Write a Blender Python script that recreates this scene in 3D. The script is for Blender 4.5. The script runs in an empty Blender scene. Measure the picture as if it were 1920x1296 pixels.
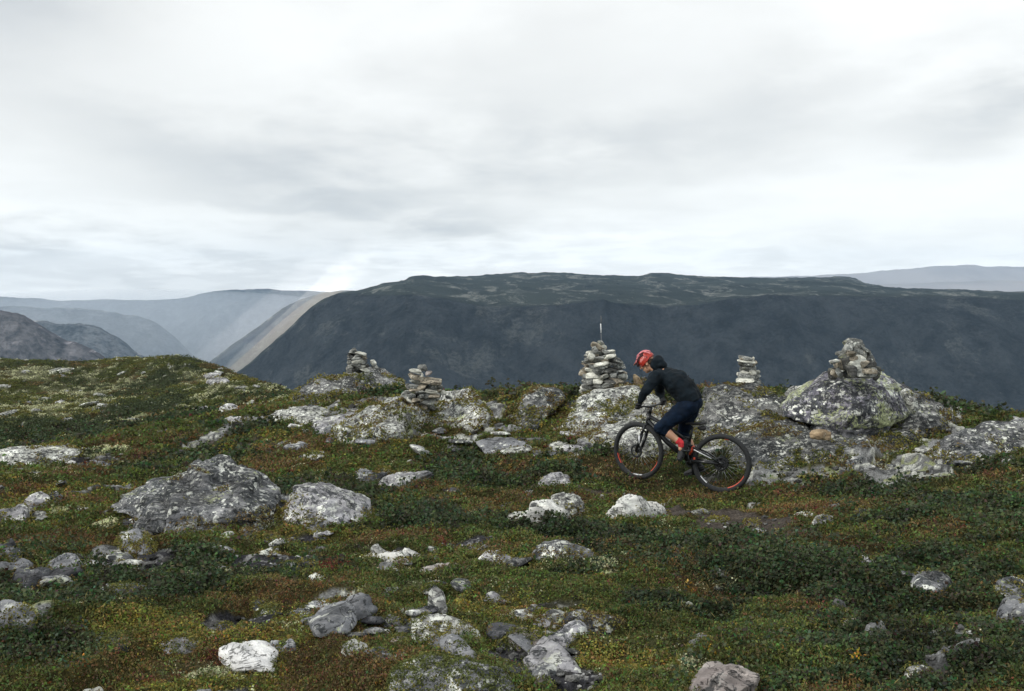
import bpy, bmesh, math, random
import numpy as np
from mathutils import Vector, Matrix

# ------------------------------------------------------------------ camera
sc = bpy.context.scene
COL = sc.collection
W, H, F = 1920.0, 1296.0, 1867.0
PITCH = math.radians(2.75)
CAM = np.array([0.0, 0.0, 1.65])
cd = bpy.data.cameras.new('camera'); cam = bpy.data.objects.new('camera', cd); COL.objects.link(cam)
cd.sensor_width = 36.0; cd.lens = F / W * 36.0
cd.clip_start = 0.05; cd.clip_end = 90000
cam.location = CAM; cam.rotation_euler = (math.radians(90) - PITCH, 0, 0)
sc.camera = cam
sc.view_settings.view_transform = 'Standard'; sc.view_settings.look = 'None'
sc.view_settings.exposure = 0.32; sc.view_settings.gamma = 1.0
sc.render.engine = 'CYCLES'
cy = sc.cycles
cy.max_bounces = 5; cy.diffuse_bounces = 3; cy.glossy_bounces = 2; cy.transmission_bounces = 2
cy.volume_bounces = 3; cy.transparent_max_bounces = 12
cy.use_denoising = True
cy.use_adaptive_sampling = True; cy.adaptive_threshold = 0.015

# ------------------------------------------------------------------ sky and sun
SUN_AZ, SUN_EL = math.radians(-118), math.radians(36)      # azimuth from +Y towards +X
world = bpy.data.worlds.new('World'); sc.world = world; world.use_nodes = True
nt = world.node_tree; nt.nodes.clear()
def N(nt, t, **kw):
    n = nt.nodes.new(t)
    for k, v in kw.items():
        if k in ('op',): n.operation = v
        else: setattr(n, k, v)
    return n
def mth(nt, op, a, b=None, c=None, clamp=False):
    n = nt.nodes.new('ShaderNodeMath'); n.operation = op; n.use_clamp = clamp
    for i, v in enumerate((a, b, c)):
        if v is None: continue
        if hasattr(v, 'links') or hasattr(v, 'is_linked'): nt.links.new(v, n.inputs[i])
        else: n.inputs[i].default_value = v
    return n.outputs[0]
def mixc(nt, fac, a, b, blend='MIX'):
    n = nt.nodes.new('ShaderNodeMix'); n.data_type = 'RGBA'; n.blend_type = blend
    for i, v in ((0, fac), (6, a), (7, b)):
        if hasattr(v, 'is_linked'): nt.links.new(v, n.inputs[i])
        elif i == 0: n.inputs[0].default_value = v
        else: n.inputs[i].default_value = (*v, 1) if len(v) == 3 else v
    return n.outputs[2]
def noise(nt, vec, scale, detail=4, rough=0.55, dist=0.0, lac=2.0):
    n = nt.nodes.new('ShaderNodeTexNoise'); n.inputs['Scale'].default_value = scale
    n.inputs['Detail'].default_value = detail; n.inputs['Roughness'].default_value = rough
    n.inputs['Distortion'].default_value = dist; n.inputs['Lacunarity'].default_value = lac
    if vec is not None: nt.links.new(vec, n.inputs['Vector'])
    return n.outputs['Fac']
def mrange(nt, v, a, b, c=0.0, d=1.0, smooth=True):
    n = nt.nodes.new('ShaderNodeMapRange'); n.interpolation_type = 'SMOOTHSTEP' if smooth else 'LINEAR'
    nt.links.new(v, n.inputs[0])
    for i, x in enumerate((a, b, c, d)): n.inputs[i + 1].default_value = x
    return n.outputs[0]
sky = N(nt, 'ShaderNodeTexSky', sky_type='NISHITA'); sky.sun_disc = False
sky.sun_elevation = SUN_EL; sky.sun_rotation = SUN_AZ
bg1 = N(nt, 'ShaderNodeBackground'); bg1.inputs['Strength'].default_value = 0.1
nt.links.new(sky.outputs[0], bg1.inputs[0])
tc = N(nt, 'ShaderNodeTexCoord'); sep = N(nt, 'ShaderNodeSeparateXYZ'); nt.links.new(tc.outputs['Generated'], sep.inputs[0])
X, Y, Z = sep.outputs
az = mth(nt, 'ARCTAN2', X, Y)                      # azimuth, radians
el = mth(nt, 'ARCSINE', Z)
# cloud layer as a plane overhead: project direction on a ceiling
zz = mth(nt, 'MAXIMUM', mth(nt, 'ADD', Z, 0.15), 0.05)
cv = N(nt, 'ShaderNodeCombineXYZ')
nt.links.new(mth(nt, 'DIVIDE', X, zz), cv.inputs[0]); nt.links.new(mth(nt, 'DIVIDE', Y, zz), cv.inputs[1])
mp = N(nt, 'ShaderNodeMapping'); mp.inputs['Scale'].default_value = (1.0, 0.9, 1); mp.inputs['Rotation'].default_value = (0, 0, 0.25)
mp.inputs['Location'].default_value = (3.1, 1.7, 0)
nt.links.new(cv.outputs[0], mp.inputs[0])
n1 = noise(nt, mp.outputs[0], 0.85, 5, 0.5, 0.2)
n2 = noise(nt, mp.outputs[0], 2.6, 7, 0.58, 0.25)
cloud = mth(nt, 'ADD', mth(nt, 'MULTIPLY', n1, 0.76), mth(nt, 'MULTIPLY', n2, 0.24))
# broad cloud banks at their places in the sky (azimuth, elevation in radians)
wz = mth(nt, 'ADD', az, mth(nt, 'MULTIPLY', mth(nt, 'SUBTRACT', n1, 0.5), 0.35))
we = mth(nt, 'ADD', el, mth(nt, 'MULTIPLY', mth(nt, 'SUBTRACT', n2, 0.5), 0.12))
def bank(px, py, sx, sy, amp):
    a0 = math.atan((px - 960) / F); e0 = math.atan((560 - py) / F)
    u = mth(nt, 'DIVIDE', mth(nt, 'SUBTRACT', wz, a0), sx / F)
    v = mth(nt, 'DIVIDE', mth(nt, 'SUBTRACT', we, e0), sy / F)
    r = mth(nt, 'ADD', mth(nt, 'MULTIPLY', u, u), mth(nt, 'MULTIPLY', v, v))
    return mth(nt, 'MULTIPLY', mth(nt, 'POWER', 2.718, mth(nt, 'MULTIPLY', r, -1.0)), amp)
s = mrange(nt, cloud, 0.36, 0.62, 0.78, 0.93)
for b in ((650, 390, 330, 52, -.24), (330, 290, 330, 80, -.18), (60, 60, 330, 150, -.26), (1000, 310, 500, 70, -.11),
          (40, 490, 200, 30, -.16), (380, 520, 420, 22, -.10), (1850, 260, 180, 70, -.20), (1330, 200, 130, 80, -.09),
          (620, 495, 170, 55, -.15), (60, 330, 230, 70, .10), (250, 420, 300, 36, .10), (800, 470, 460, 30, .10), (1500, 480, 900, 26, .08), (1600, 60, 420, 130, .08),
          (1650, 330, 300, 90, .04), (1280, 390, 330, 40, -.05), (500, 160, 300, 90, -.03), (1150, 120, 200, 100, .03)):
    s = mth(nt, 'ADD', s, bank(*b))
ee = mth(nt, 'DIVIDE', el, 0.085)
s = mth(nt, 'ADD', s, mth(nt, 'MULTIPLY', mth(nt, 'POWER', 2.718, mth(nt, 'MULTIPLY', mth(nt, 'MULTIPLY', ee, ee), -1.0)), 0.12))
s = mth(nt, 'MAXIMUM', s, 0.3)
hv = mrange(nt, s, 0.50, 0.80)
ccol = mixc(nt, hv, (0.91, 0.955, 0.985), (0.985, 0.998, 0.98))
bgc = N(nt, 'ShaderNodeBackground'); nt.links.new(ccol, bgc.inputs[0]); nt.links.new(s, bgc.inputs[1])
mx = N(nt, 'ShaderNodeMixShader'); mx.inputs[0].default_value = 0.93
nt.links.new(bg1.outputs[0], mx.inputs[1]); nt.links.new(bgc.outputs[0], mx.inputs[2])
wo = N(nt, 'ShaderNodeOutputWorld'); nt.links.new(mx.outputs[0], wo.inputs[0])

sl = bpy.data.lights.new('sun', 'SUN'); sl.energy = 1.5; sl.angle = math.radians(10); sl.color = (1.0, 0.96, 0.88)
so = bpy.data.objects.new('sun', sl); COL.objects.link(so)
sd = Vector((math.sin(SUN_AZ) * math.cos(SUN_EL), math.cos(SUN_AZ) * math.cos(SUN_EL), math.sin(SUN_EL)))
so.rotation_euler = sd.to_track_quat('Z', 'Y').to_euler(); so.location = (0, 0, 60)

# ------------------------------------------------------------------ helpers
def ray(px, py):
    x = (px - W / 2) / F; v = -(py - H / 2) / F
    c, s_ = math.cos(PITCH), math.sin(PITCH)
    return np.array([x, c + v * s_, v * c - s_])
def at(px, py, D):
    r = ray(px, py); return CAM + r * (D / r[1])
def hash3(ix, iy, iz, seed):
    h = (ix * 374761393 + iy * 668265263 + iz * 2147483647 + seed * 974711) & 0xffffffff
    h = ((h ^ (h >> 13)) * 1274126177) & 0xffffffff
    h = ((h ^ (h >> 16)) * 2246822519) & 0xffffffff
    return ((h ^ (h >> 15)) & 0xffffff) / float(0xffffff)
def vnoise(p, seed=0):
    """value noise, p (n,2|3), -1..1"""
    if p.shape[1] == 2: p = np.c_[p, np.zeros(len(p))]
    i = np.floor(p).astype(np.int64); f = p - i; f = f * f * f * (f * (f * 6 - 15) + 10)
    r = 0
    for dx in (0, 1):
        wx = f[:, 0] if dx else 1 - f[:, 0]
        for dy in (0, 1):
            wy = f[:, 1] if dy else 1 - f[:, 1]
            for dz in (0, 1):
                wz_ = f[:, 2] if dz else 1 - f[:, 2]
                r = r + wx * wy * wz_ * hash3(i[:, 0] + dx, i[:, 1] + dy, i[:, 2] + dz, seed)
    return r * 2 - 1
ROT = np.array([[0.8, 0.6, 0], [-0.6, 0.8, 0], [0, 0, 1.0]])
def fbm(p, scale, octs=4, seed=0, gain=0.5):
    if p.shape[1] == 2: p = np.c_[p, np.zeros(len(p))]
    q = p * scale; a = 1.0; s_ = 0; t = 0
    for o in range(octs):
        s_ = s_ + a * vnoise(q + 17.3 * o, seed + o); t += a; a *= gain; q = (q @ ROT) * 2.03
    return s_ / t
def sstep(x, a, b):
    t = np.clip((x - a) / (b - a), 0, 1); return t * t * (3 - 2 * t)
def mesh_np(name, V, Fc, mat, parent=None, smooth=True, cols=None, loc=None):
    V = np.asarray(V, dtype=np.float32)
    if loc is not None: V = V - np.asarray(loc, dtype=np.float32)
    me = bpy.data.meshes.new(name)
    Fc = np.asarray(Fc, dtype=np.int32); k = Fc.shape[1]
    me.vertices.add(len(V)); me.vertices.foreach_set('co', V.ravel())
    me.loops.add(Fc.size); me.loops.foreach_set('vertex_index', Fc.ravel())
    me.polygons.add(len(Fc)); me.polygons.foreach_set('loop_start', np.arange(0, Fc.size, k, dtype=np.int32))
    try: me.polygons.foreach_set('loop_total', np.full(len(Fc), k, dtype=np.int32))
    except Exception: pass
    me.update(calc_edges=True)
    me.polygons.foreach_set('use_smooth', np.full(len(Fc), smooth, dtype=bool))
    if cols is not None:
        a = me.color_attributes.new('Col', 'FLOAT_COLOR', 'POINT')
        a.data.foreach_set('color', np.asarray(cols, dtype=np.float32).ravel())
    me.materials.append(mat)
    o = bpy.data.objects.new(name, me); COL.objects.link(o)
    if loc is not None and parent is None: o.location = [float(c) for c in loc]
    if parent is not None: o.parent = parent
    return o
def tag(o, label=None, cat=None, group=None, kind=None):
    if label: o['label'] = label
    if cat: o['category'] = cat
    if group: o['group'] = group
    if kind: o['kind'] = kind
    return o
def empty(name, loc):
    o = bpy.data.objects.new(name, None); COL.objects.link(o); o.location = [float(c) for c in loc]; o.empty_display_size = 0.1
    return o
class MB:
    """collects verts and quads/tris for one mesh"""
    def __init__(s): s.V = []; s.F = []; s.n = 0
    def add(s, V, Fc):
        V = np.asarray(V, float); s.V.append(V)
        for f in Fc: s.F.append(tuple(int(i) + s.n for i in f))
        s.n += len(V)
    def build(s, name, mat, parent=None, loc=(0, 0, 0), smooth=True):
        V = np.concatenate(s.V) - np.asarray(loc, float)
        me = bpy.data.meshes.new(name); me.from_pydata([tuple(v) for v in V], [], s.F); me.update()
        for p in me.polygons: p.use_smooth = smooth
        me.materials.append(mat)
        o = bpy.data.objects.new(name, me); COL.objects.link(o)
        if parent is not None: o.parent = parent
        else: o.location = [float(c) for c in loc]
        return o
def frame_of(d, up=None):
    d = d / np.linalg.norm(d)
    u = np.array([0, 0, 1.0]) if up is None else np.asarray(up, float)
    if abs(np.dot(d, u)) > 0.97: u = np.array([1.0, 0, 0])
    a = np.cross(d, u); a /= np.linalg.norm(a); b = np.cross(a, d)
    return a, b
def tube(mb, pts, rad, n=10, rad2=None, up=None, cap=True):
    """loft of elliptic rings; rad across 'side', rad2 along 'up'"""
    pts = [np.asarray(p, float) for p in pts]; m = len(pts)
    if not hasattr(rad, '__len__'): rad = [rad] * m
    if rad2 is None: rad2 = rad
    elif not hasattr(rad2, '__len__'): rad2 = [rad2] * m
    V = []; Fc = []
    for i, p in enumerate(pts):
        d = pts[min(i + 1, m - 1)] - pts[max(i - 1, 0)]
        a, b = frame_of(d, up)
        for k in range(n):
            t = 2 * math.pi * k / n
            V.append(p + a * rad[i] * math.cos(t) + b * rad2[i] * math.sin(t))
    for i in range(m - 1):
        for k in range(n):
            Fc.append((i * n + k, i * n + (k + 1) % n, (i + 1) * n + (k + 1) % n, (i + 1) * n + k))
    if cap:
        Fc.append(tuple(range(n))[::-1]); Fc.append(tuple((m - 1) * n + k for k in range(n)))
    mb.add(V, Fc)
def ellipsoid(mb, c, ax, r, n=16, m=10):
    """ax: 3 unit axes, r: 3 radii"""
    c = np.asarray(c, float); V = []; Fc = []
    for i in range(m + 1):
        ph = math.pi * i / m
        for k in range(n):
            t = 2 * math.pi * k / n
            V.append(c + ax[0] * r[0] * math.sin(ph) * math.cos(t) + ax[1] * r[1] * math.sin(ph) * math.sin(t) + ax[2] * r[2] * math.cos(ph))
    for i in range(m):
        for k in range(n):
            Fc.append((i * n + k, (i + 1) * n + k, (i + 1) * n + (k + 1) % n, i * n + (k + 1) % n))
    mb.add(V, Fc)
def box(mb, c, ax, h):
    c = np.asarray(c, float); V = []
    for sx in (-1, 1):
        for sy in (-1, 1):
            for sz in (-1, 1): V.append(c + ax[0] * h[0] * sx + ax[1] * h[1] * sy + ax[2] * h[2] * sz)
    mb.add(V, [(0, 1, 3, 2), (4, 6, 7, 5), (0, 4, 5, 1), (2, 3, 7, 6), (0, 2, 6, 4), (1, 5, 7, 3)])
AX = [np.array([1.0, 0, 0]), np.array([0, 1.0, 0]), np.array([0, 0, 1.0])]

# ------------------------------------------------------------------ materials
def new_mat(name):
    m = bpy.data.materials.new(name); m.use_nodes = True; t = m.node_tree; t.nodes.clear()
    o = t.nodes.new('ShaderNodeOutputMaterial'); b = t.nodes.new('ShaderNodeBsdfPrincipled')
    t.links.new(b.outputs[0], o.inputs[0]); return m, t, b
def plain(name, col, rough=0.6, metal=0.0, var=0.25, scale=30, bump=0.0, spec=0.5):
    m, t, b = new_mat(name); c = t.nodes.new('ShaderNodeTexCoord')
    n = noise(t, c.outputs['Object'], scale, 4, 0.6)
    f = mrange(t, n, 0.3, 0.7)
    t.links.new(mixc(t, f, tuple(x * (1 - var) for x in col), tuple(min(1, x * (1 + var)) for x in col)), b.inputs['Base Color'])
    b.inputs['Roughness'].default_value = rough; b.inputs['Metallic'].default_value = metal
    b.inputs['Specular IOR Level'].default_value = spec
    if bump:
        bp = t.nodes.new('ShaderNodeBump'); bp.inputs['Distance'].default_value = bump; bp.inputs['Strength'].default_value = 0.8
        t.links.new(n, bp.inputs['Height']); t.links.new(bp.outputs[0], b.inputs['Normal'])
    return m
def rock_mat(name, lo, hi, dark=0.5, pale=0.5, green=0.5, sc_=1.0, tan=0.0, moss=0.0):
    """weathered rock: grey base with black, pale and yellow-green crust lichens, cracks and grain"""
    m, t, b = new_mat(name); c = t.nodes.new('ShaderNodeTexCoord'); oi = t.nodes.new('ShaderNodeObjectInfo')
    va = t.nodes.new('ShaderNodeVectorMath'); va.operation = 'MULTIPLY_ADD'
    t.links.new(oi.outputs['Random'], va.inputs[0]); va.inputs[1].default_value = (37, 61, 19)
    t.links.new(c.outputs['Object'], va.inputs[2]); v = va.outputs[0]
    big = noise(t, v, 1.6 * sc_, 4, 0.6); mid = noise(t, v, 6 * sc_, 6, 0.65, 0.4); fine = noise(t, v, 38 * sc_, 5, 0.7)
    col = mixc(t, mrange(t, mid, 0.3, 0.7), lo, hi)
    if tan: col = mixc(t, mrange(t, big, 0.4, 0.65, 0, tan), col, (0.34, 0.24, 0.15))
    # black crust
    nd = noise(t, v, 13 * sc_, 8, 0.72, 0.6)
    md = mrange(t, mth(t, 'ADD', nd, mth(t, 'MULTIPLY', mth(t, 'SUBTRACT', big, 0.5), 0.5)), 0.60 - 0.12 * dark, 0.66 - 0.12 * dark)
    col = mixc(t, mth(t, 'MULTIPLY', md, 0.85), col, (0.022, 0.026, 0.028))
    # pale grey crust rosettes
    vo = t.nodes.new('ShaderNodeTexVoronoi'); vo.inputs['Scale'].default_value = 16 * sc_; vo.inputs['Randomness'].default_value = 1
    wv = t.nodes.new('ShaderNodeVectorMath'); wv.operation = 'MULTIPLY_ADD'
    nn = t.nodes.new('ShaderNodeTexNoise'); nn.inputs['Scale'].default_value = 22 * sc_; nn.inputs['Detail'].default_value = 4
    t.links.new(v, nn.inputs['Vector']); t.links.new(nn.outputs['Color'], wv.inputs[0]); wv.inputs[1].default_value = (0.09 / sc_,) * 3
    t.links.new(v, wv.inputs[2]); t.links.new(wv.outputs[0], vo.inputs['Vector'])
    sv = t.nodes.new('ShaderNodeSeparateColor'); t.links.new(vo.outputs['Color'], sv.inputs[0])
    rad = mth(t, 'MULTIPLY', sv.outputs[0], 0.75)
    ros = mrange(t, mth(t, 'SUBTRACT', rad, vo.outputs['Distance']), 0.0, 0.06)
    sel = mth(t, 'LESS_THAN', sv.outputs[1], 0.75 * pale)
    np2 = noise(t, v, 12 * sc_, 8, 0.74, 0.9)
    mp_ = mrange(t, np2, 0.64 - 0.14 * pale, 0.70 - 0.14 * pale)
    clus = mrange(t, noise(t, v, 2.2 * sc_, 4, .6), .62 - .25 * pale, .72 - .25 * pale)
    mpale = mth(t, 'MAXIMUM', mth(t, 'MULTIPLY', mth(t, 'MULTIPLY', ros, sel), clus), mth(t, 'MULTIPLY', mp_, 0.8))
    col = mixc(t, mth(t, 'MULTIPLY', mpale, 0.9), col, mixc(t, fine, (0.36, 0.38, 0.36), (0.74, 0.75, 0.68)))
    # map lichen
    ng = noise(t, v, 17 * sc_, 8, 0.74, 1.2); nb = noise(t, v, 2.3 * sc_, 3, 0.5)
    mg = mrange(t, mth(t, 'ADD', ng, mth(t, 'MULTIPLY', mth(t, 'SUBTRACT', nb, 0.5), 0.75)), 0.70 - 0.12 * green, 0.76 - 0.12 * green)
    col = mixc(t, mth(t, 'MULTIPLY', mth(t, 'MULTIPLY', mg, mrange(t, fine, .38, .52, .35, 1)), 0.85), col, mixc(t, fine, (0.20, 0.23, 0.11), (0.46, 0.50, 0.28)))
    # joints
    mpp = t.nodes.new('ShaderNodeMapping'); mpp.inputs['Scale'].default_value = (1, 1, 3.0); mpp.inputs['Rotation'].default_value = (0.3, 0.45, 0)
    t.links.new(v, mpp.inputs[0]); nc = noise(t, mpp.outputs[0], 1.7 * sc_, 5, 0.6, 1.2)
    ck = mrange(t, mth(t, 'ABSOLUTE', mth(t, 'SUBTRACT', nc, 0.5)), 0.0, 0.012, 1, 0)
    ck = mth(t, 'MULTIPLY', ck, mrange(t, fine, 0.4, 0.6))
    col = mixc(t, mth(t, 'MULTIPLY', ck, 0.7), col, (0.02, 0.022, 0.02))
    if moss:
        g = t.nodes.new('ShaderNodeNewGeometry'); sz = t.nodes.new('ShaderNodeSeparateXYZ'); t.links.new(g.outputs['Normal'], sz.inputs[0])
        mm = mth(t, 'MULTIPLY', mrange(t, sz.outputs[2], 0.55, 0.85), mrange(t, noise(t, v, 2.6 * sc_, 6, 0.6), 0.62 - 0.15 * moss, 0.68 - 0.15 * moss))
        col = mixc(t, mm, col, mixc(t, fine, (0.03, 0.035, 0.01), (0.13, 0.10, 0.03)))
    msk_ = t.nodes.new('ShaderNodeMapping'); msk_.inputs['Scale'].default_value = (1, 1, 4.5); msk_.inputs['Rotation'].default_value = (0.35, 0.5, 0.2); t.links.new(v, msk_.inputs[0])
    strk = noise(t, msk_.outputs[0], 2.4 * sc_, 7, .68, .5)
    gain = mth(t, 'MULTIPLY', mrange(t, strk, .36, .62, .66, 1.5), mrange(t, noise(t, v, .9 * sc_, 4, .6), .38, .62, .80, 1.35))
    vg = t.nodes.new('ShaderNodeVectorMath'); vg.operation = 'SCALE'; t.links.new(col, vg.inputs[0]); t.links.new(gain, vg.inputs['Scale']); col = vg.outputs[0]
    t.links.new(col, b.inputs['Base Color']); b.inputs['Roughness'].default_value = 0.92; b.inputs['Specular IOR Level'].default_value = 0.2
    h = mth(t, 'ADD', mth(t, 'MULTIPLY', mid, 0.7), mth(t, 'MULTIPLY', fine, 0.2))
    h = mth(t, 'SUBTRACT', mth(t, 'ADD', h, mth(t, 'MULTIPLY', mpale, 0.04)), mth(t, 'MULTIPLY', ck, 0.5))
    bp = t.nodes.new('ShaderNodeBump'); bp.inputs['Distance'].default_value = 0.05 / sc_; bp.inputs['Strength'].default_value = 0.9
    t.links.new(h, bp.inputs['Height']); t.links.new(bp.outputs[0], b.inputs['Normal'])
    return m
RM = {
 'lichen': rock_mat('lichen_rock', (0.05, 0.054, 0.06), (0.20, 0.20, 0.205), 1.1, 0.6, 0.45, 1.3),
 'outcrop': rock_mat('outcrop_rock', (0.06, 0.062, 0.065), (0.21, 0.21, 0.205), 1.05, 0.62, 0.4, 1.2),
 'boulder': rock_mat('boulder_rock', (0.06, 0.06, 0.075), (0.24, 0.23, 0.27), 1.35, 0.7, 1.5, 0.9),
 'grey': rock_mat('grey_rock', (0.09, 0.095, 0.105), (0.24, 0.245, 0.26), 0.6, 0.5, 0.1),
 'pale': rock_mat('pale_rock', (0.15, 0.15, 0.165), (0.36, 0.355, 0.37), 0.55, 0.8, 0.15),
 'white': rock_mat('white_rock', (0.30, 0.30, 0.29), (0.54, 0.54, 0.51), 0.3, 0.5, 0.2),
 'quartz': rock_mat('quartz_rock', (0.46, 0.46, 0.46), (0.66, 0.66, 0.65), -2.5, 0.4, -4),
 'palelichen': rock_mat('pale_lichen_rock', (0.09, 0.09, 0.092), (0.27, 0.27, 0.26), 0.85, 1.0, 0.6, 1.2),
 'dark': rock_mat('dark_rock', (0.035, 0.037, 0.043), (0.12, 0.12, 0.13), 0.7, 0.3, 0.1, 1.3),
 'pink': rock_mat('pinkish_rock', (0.18, 0.155, 0.15), (0.36, 0.33, 0.31), 0.4, 0.5, 0.0),
 'tan': rock_mat('tan_stone', (0.22, 0.16, 0.10), (0.40, 0.31, 0.20), -0.3, 0.2, -0.4),
 'cairn_grey': rock_mat('cairn_grey_stone', (0.10, 0.105, 0.10), (0.26, 0.265, 0.25), 0.3, 0.5, 0.3, 1.8),
 'cairn_warm': rock_mat('cairn_warm_stone', (0.16, 0.14, 0.11), (0.36, 0.32, 0.25), 0.2, 0.4, 0.1, 1.8),
 'cairn_pale': rock_mat('cairn_pale_stone', (0.34, 0.34, 0.30), (0.60, 0.60, 0.54), -0.2, 0.4, 0.2, 1.8),
 'cairn_dark': rock_mat('cairn_dark_stone', (0.05, 0.05, 0.05), (0.14, 0.14, 0.13), 0.4, 0.3, 0.4, 1.8),
}

# ------------------------------------------------------------------ near ground
CP = [ # photo px, py, distance in metres: where the ground lies
 (0,1296,4.2),(480,1296,4.2),(960,1296,4.1),(1440,1296,4.0),(1920,1296,3.9),
 (0,1150,5.5),(480,1150,5.6),(960,1150,5.7),(1440,1150,5.5),(1920,1150,5.2),
 (0,1050,7.4),(480,1050,7.5),(960,1050,7.6),(1440,1050,7.2),(1920,1050,6.7),
 (0,960,10.0),(250,990,9.2),(480,960,10.4),(700,960,10.6),(960,960,10.6),(1250,970,10.3),(1500,975,9.8),(1800,970,9.0),(1920,960,8.9),
 (150,905,12.8),(420,860,15.2),(620,870,14.0),(800,890,13.3),(960,900,12.9),(1080,893,12.9),(1205,903,12.85),(1355,927,12.2),(1500,925,11.9),(1700,905,11.9),(1900,895,11.3),
 (0,886,14.0),(150,850,16.2),(300,812,18.2),(440,785,20.0),
 (1000,850,14.2),(1130,845,14.0),(1300,860,13.6),(1500,850,13.6),(1700,840,13.4),(1850,840,13.0),
 (620,800,17.2),(780,800,16.3),(870,790,16.5),(1000,795,16.0),(1130,790,15.8),(1300,790,15.8),(1480,790,15.0),(1650,790,14.6),(1790,800,14.0),(1880,800,13.9),
 (560,765,20.5),(700,745,21.5),(800,757,18.5),(930,745,19.0),(1030,738,18.5),(1130,736,17.8),(1250,734,17.8),(1400,737,17.6),(1500,740,16.8),(1620,745,16.2),(1740,758,15.8),(1850,790,15.2),(1960,800,15.0),
 (0,835,25.0),(150,832,24.0),(300,800,24.0),(420,780,25.0),(520,750,27.5),
 (0,770,32.0),(120,760,33.0),(250,755,32.0),(370,752,31.0),(460,748,31.0),
 (0,720,40.0),(200,722,40.0),(380,718,38.0),(470,730,36.0),
 (-200,672,47.0),(0,678,47.0),(100,684,47.5),(200,686,48.0),(300,690,47.0),(380,694,45.0),(430,704,42.0),(500,730,38.0),(540,742,33.0),
]
_w = [at(*c) for c in CP]
# beyond the brow the ground falls away
for az_, r_, z_ in ((-48,75,-14),(-35,75,-14),(-26,75,-13),(-19,70,-13),(-14,60,-14),(-10,40,-8),(-5,32,-6),(0,30,-7),(5,28,-7),(10,28,-7.5),(15,26,-7),(20,24,-6.5),(26,23,-6),(40,26,-7),
                    (-48,140,-60),(-30,140,-60),(-15,120,-60),(0,90,-50),(15,85,-50),(30,85,-50),(48,85,-50),
                    (-48,4.5,0.02),(48,4.5,-0.03),(-48,2.4,0.02),(-20,2.4,0.0),(0,2.4,-0.0),(20,2.4,0.0),(48,2.4,-0.02),(48,9,-0.3),(-48,9,-0.3),(48,14,-0.6),(-48,16,-1.2),(-48,30,-1.8),(-48,46,-1.5)):
    a_ = math.radians(az_); _w.append(np.array([r_ * math.sin(a_), r_ * math.cos(a_), z_]))
_w = np.array(_w)
def uv_of(x, y):
    r = np.sqrt(x * x + y * y); a = np.arctan2(x, y)
    return np.c_[np.clip(a, -0.86, 0.86) * 1.6, np.log(np.clip(r, 2.2, 150))]
_uv = uv_of(_w[:, 0], _w[:, 1]); _n = len(_uv)
def tps(d2): return 0.5 * d2 * np.log(d2 + 1e-12)
_A = np.zeros((_n + 3, _n + 3))
_A[:_n, :_n] = tps(((_uv[:, None] - _uv[None]) ** 2).sum(-1)) + np.eye(_n) * 2e-4
_A[:_n, _n] = 1; _A[:_n, _n + 1:] = _uv; _A[_n, :_n] = 1; _A[_n + 1:, :_n] = _uv.T
_c = np.linalg.solve(_A, np.r_[_w[:, 2], 0, 0, 0])
def Hbase(x, y):
    out = np.empty(len(x))
    for i in range(0, len(x), 20000):
        q = uv_of(x[i:i + 20000], y[i:i + 20000])
        out[i:i + 20000] = tps(((q[:, None] - _uv[None]) ** 2).sum(-1)) @ _c[:_n] + _c[_n] + q @ _c[_n + 1:]
    return out
def Hgt(x, y):
    x = np.asarray(x, float); y = np.asarray(y, float); p = np.c_[x, y]; r = np.sqrt(x * x + y * y)
    z = Hbase(x, y)
    k = sstep(r, 2, 6)
    z = z + 0.09 * k * fbm(p, 0.55, 3, 11)
    h = fbm(p * np.array([1, 1.3]), 1.9, 3, 21)
    z = z + 0.11 * (1 - np.abs(h) * 2) * np.clip(0.6 + r / 40, 0, 1.6)
    z = z + sstep(r, 18, 40) * 0.2 * fbm(p, 0.3, 4, 31) * (r < 70)
    z = z + 0.018 * fbm(p, 6.0, 3, 41)
    return z
def hit(px, py):
    r = ray(px, py); D = np.geomspace(2.5, 75, 700); P = CAM + r * (D / r[1])[:, None]
    d = P[:, 2] - Hgt(P[:, 0], P[:, 1]); k = np.where(d < 0)[0]
    if len(k) == 0: return P[np.argmin(d)], D[np.argmin(d)]
    k = max(1, k[0]); t = d[k - 1] / (d[k - 1] - d[k] + 1e-9); DD = D[k - 1] + t * (D[k] - D[k - 1])
    return at(px, py, DD), DD
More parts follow.
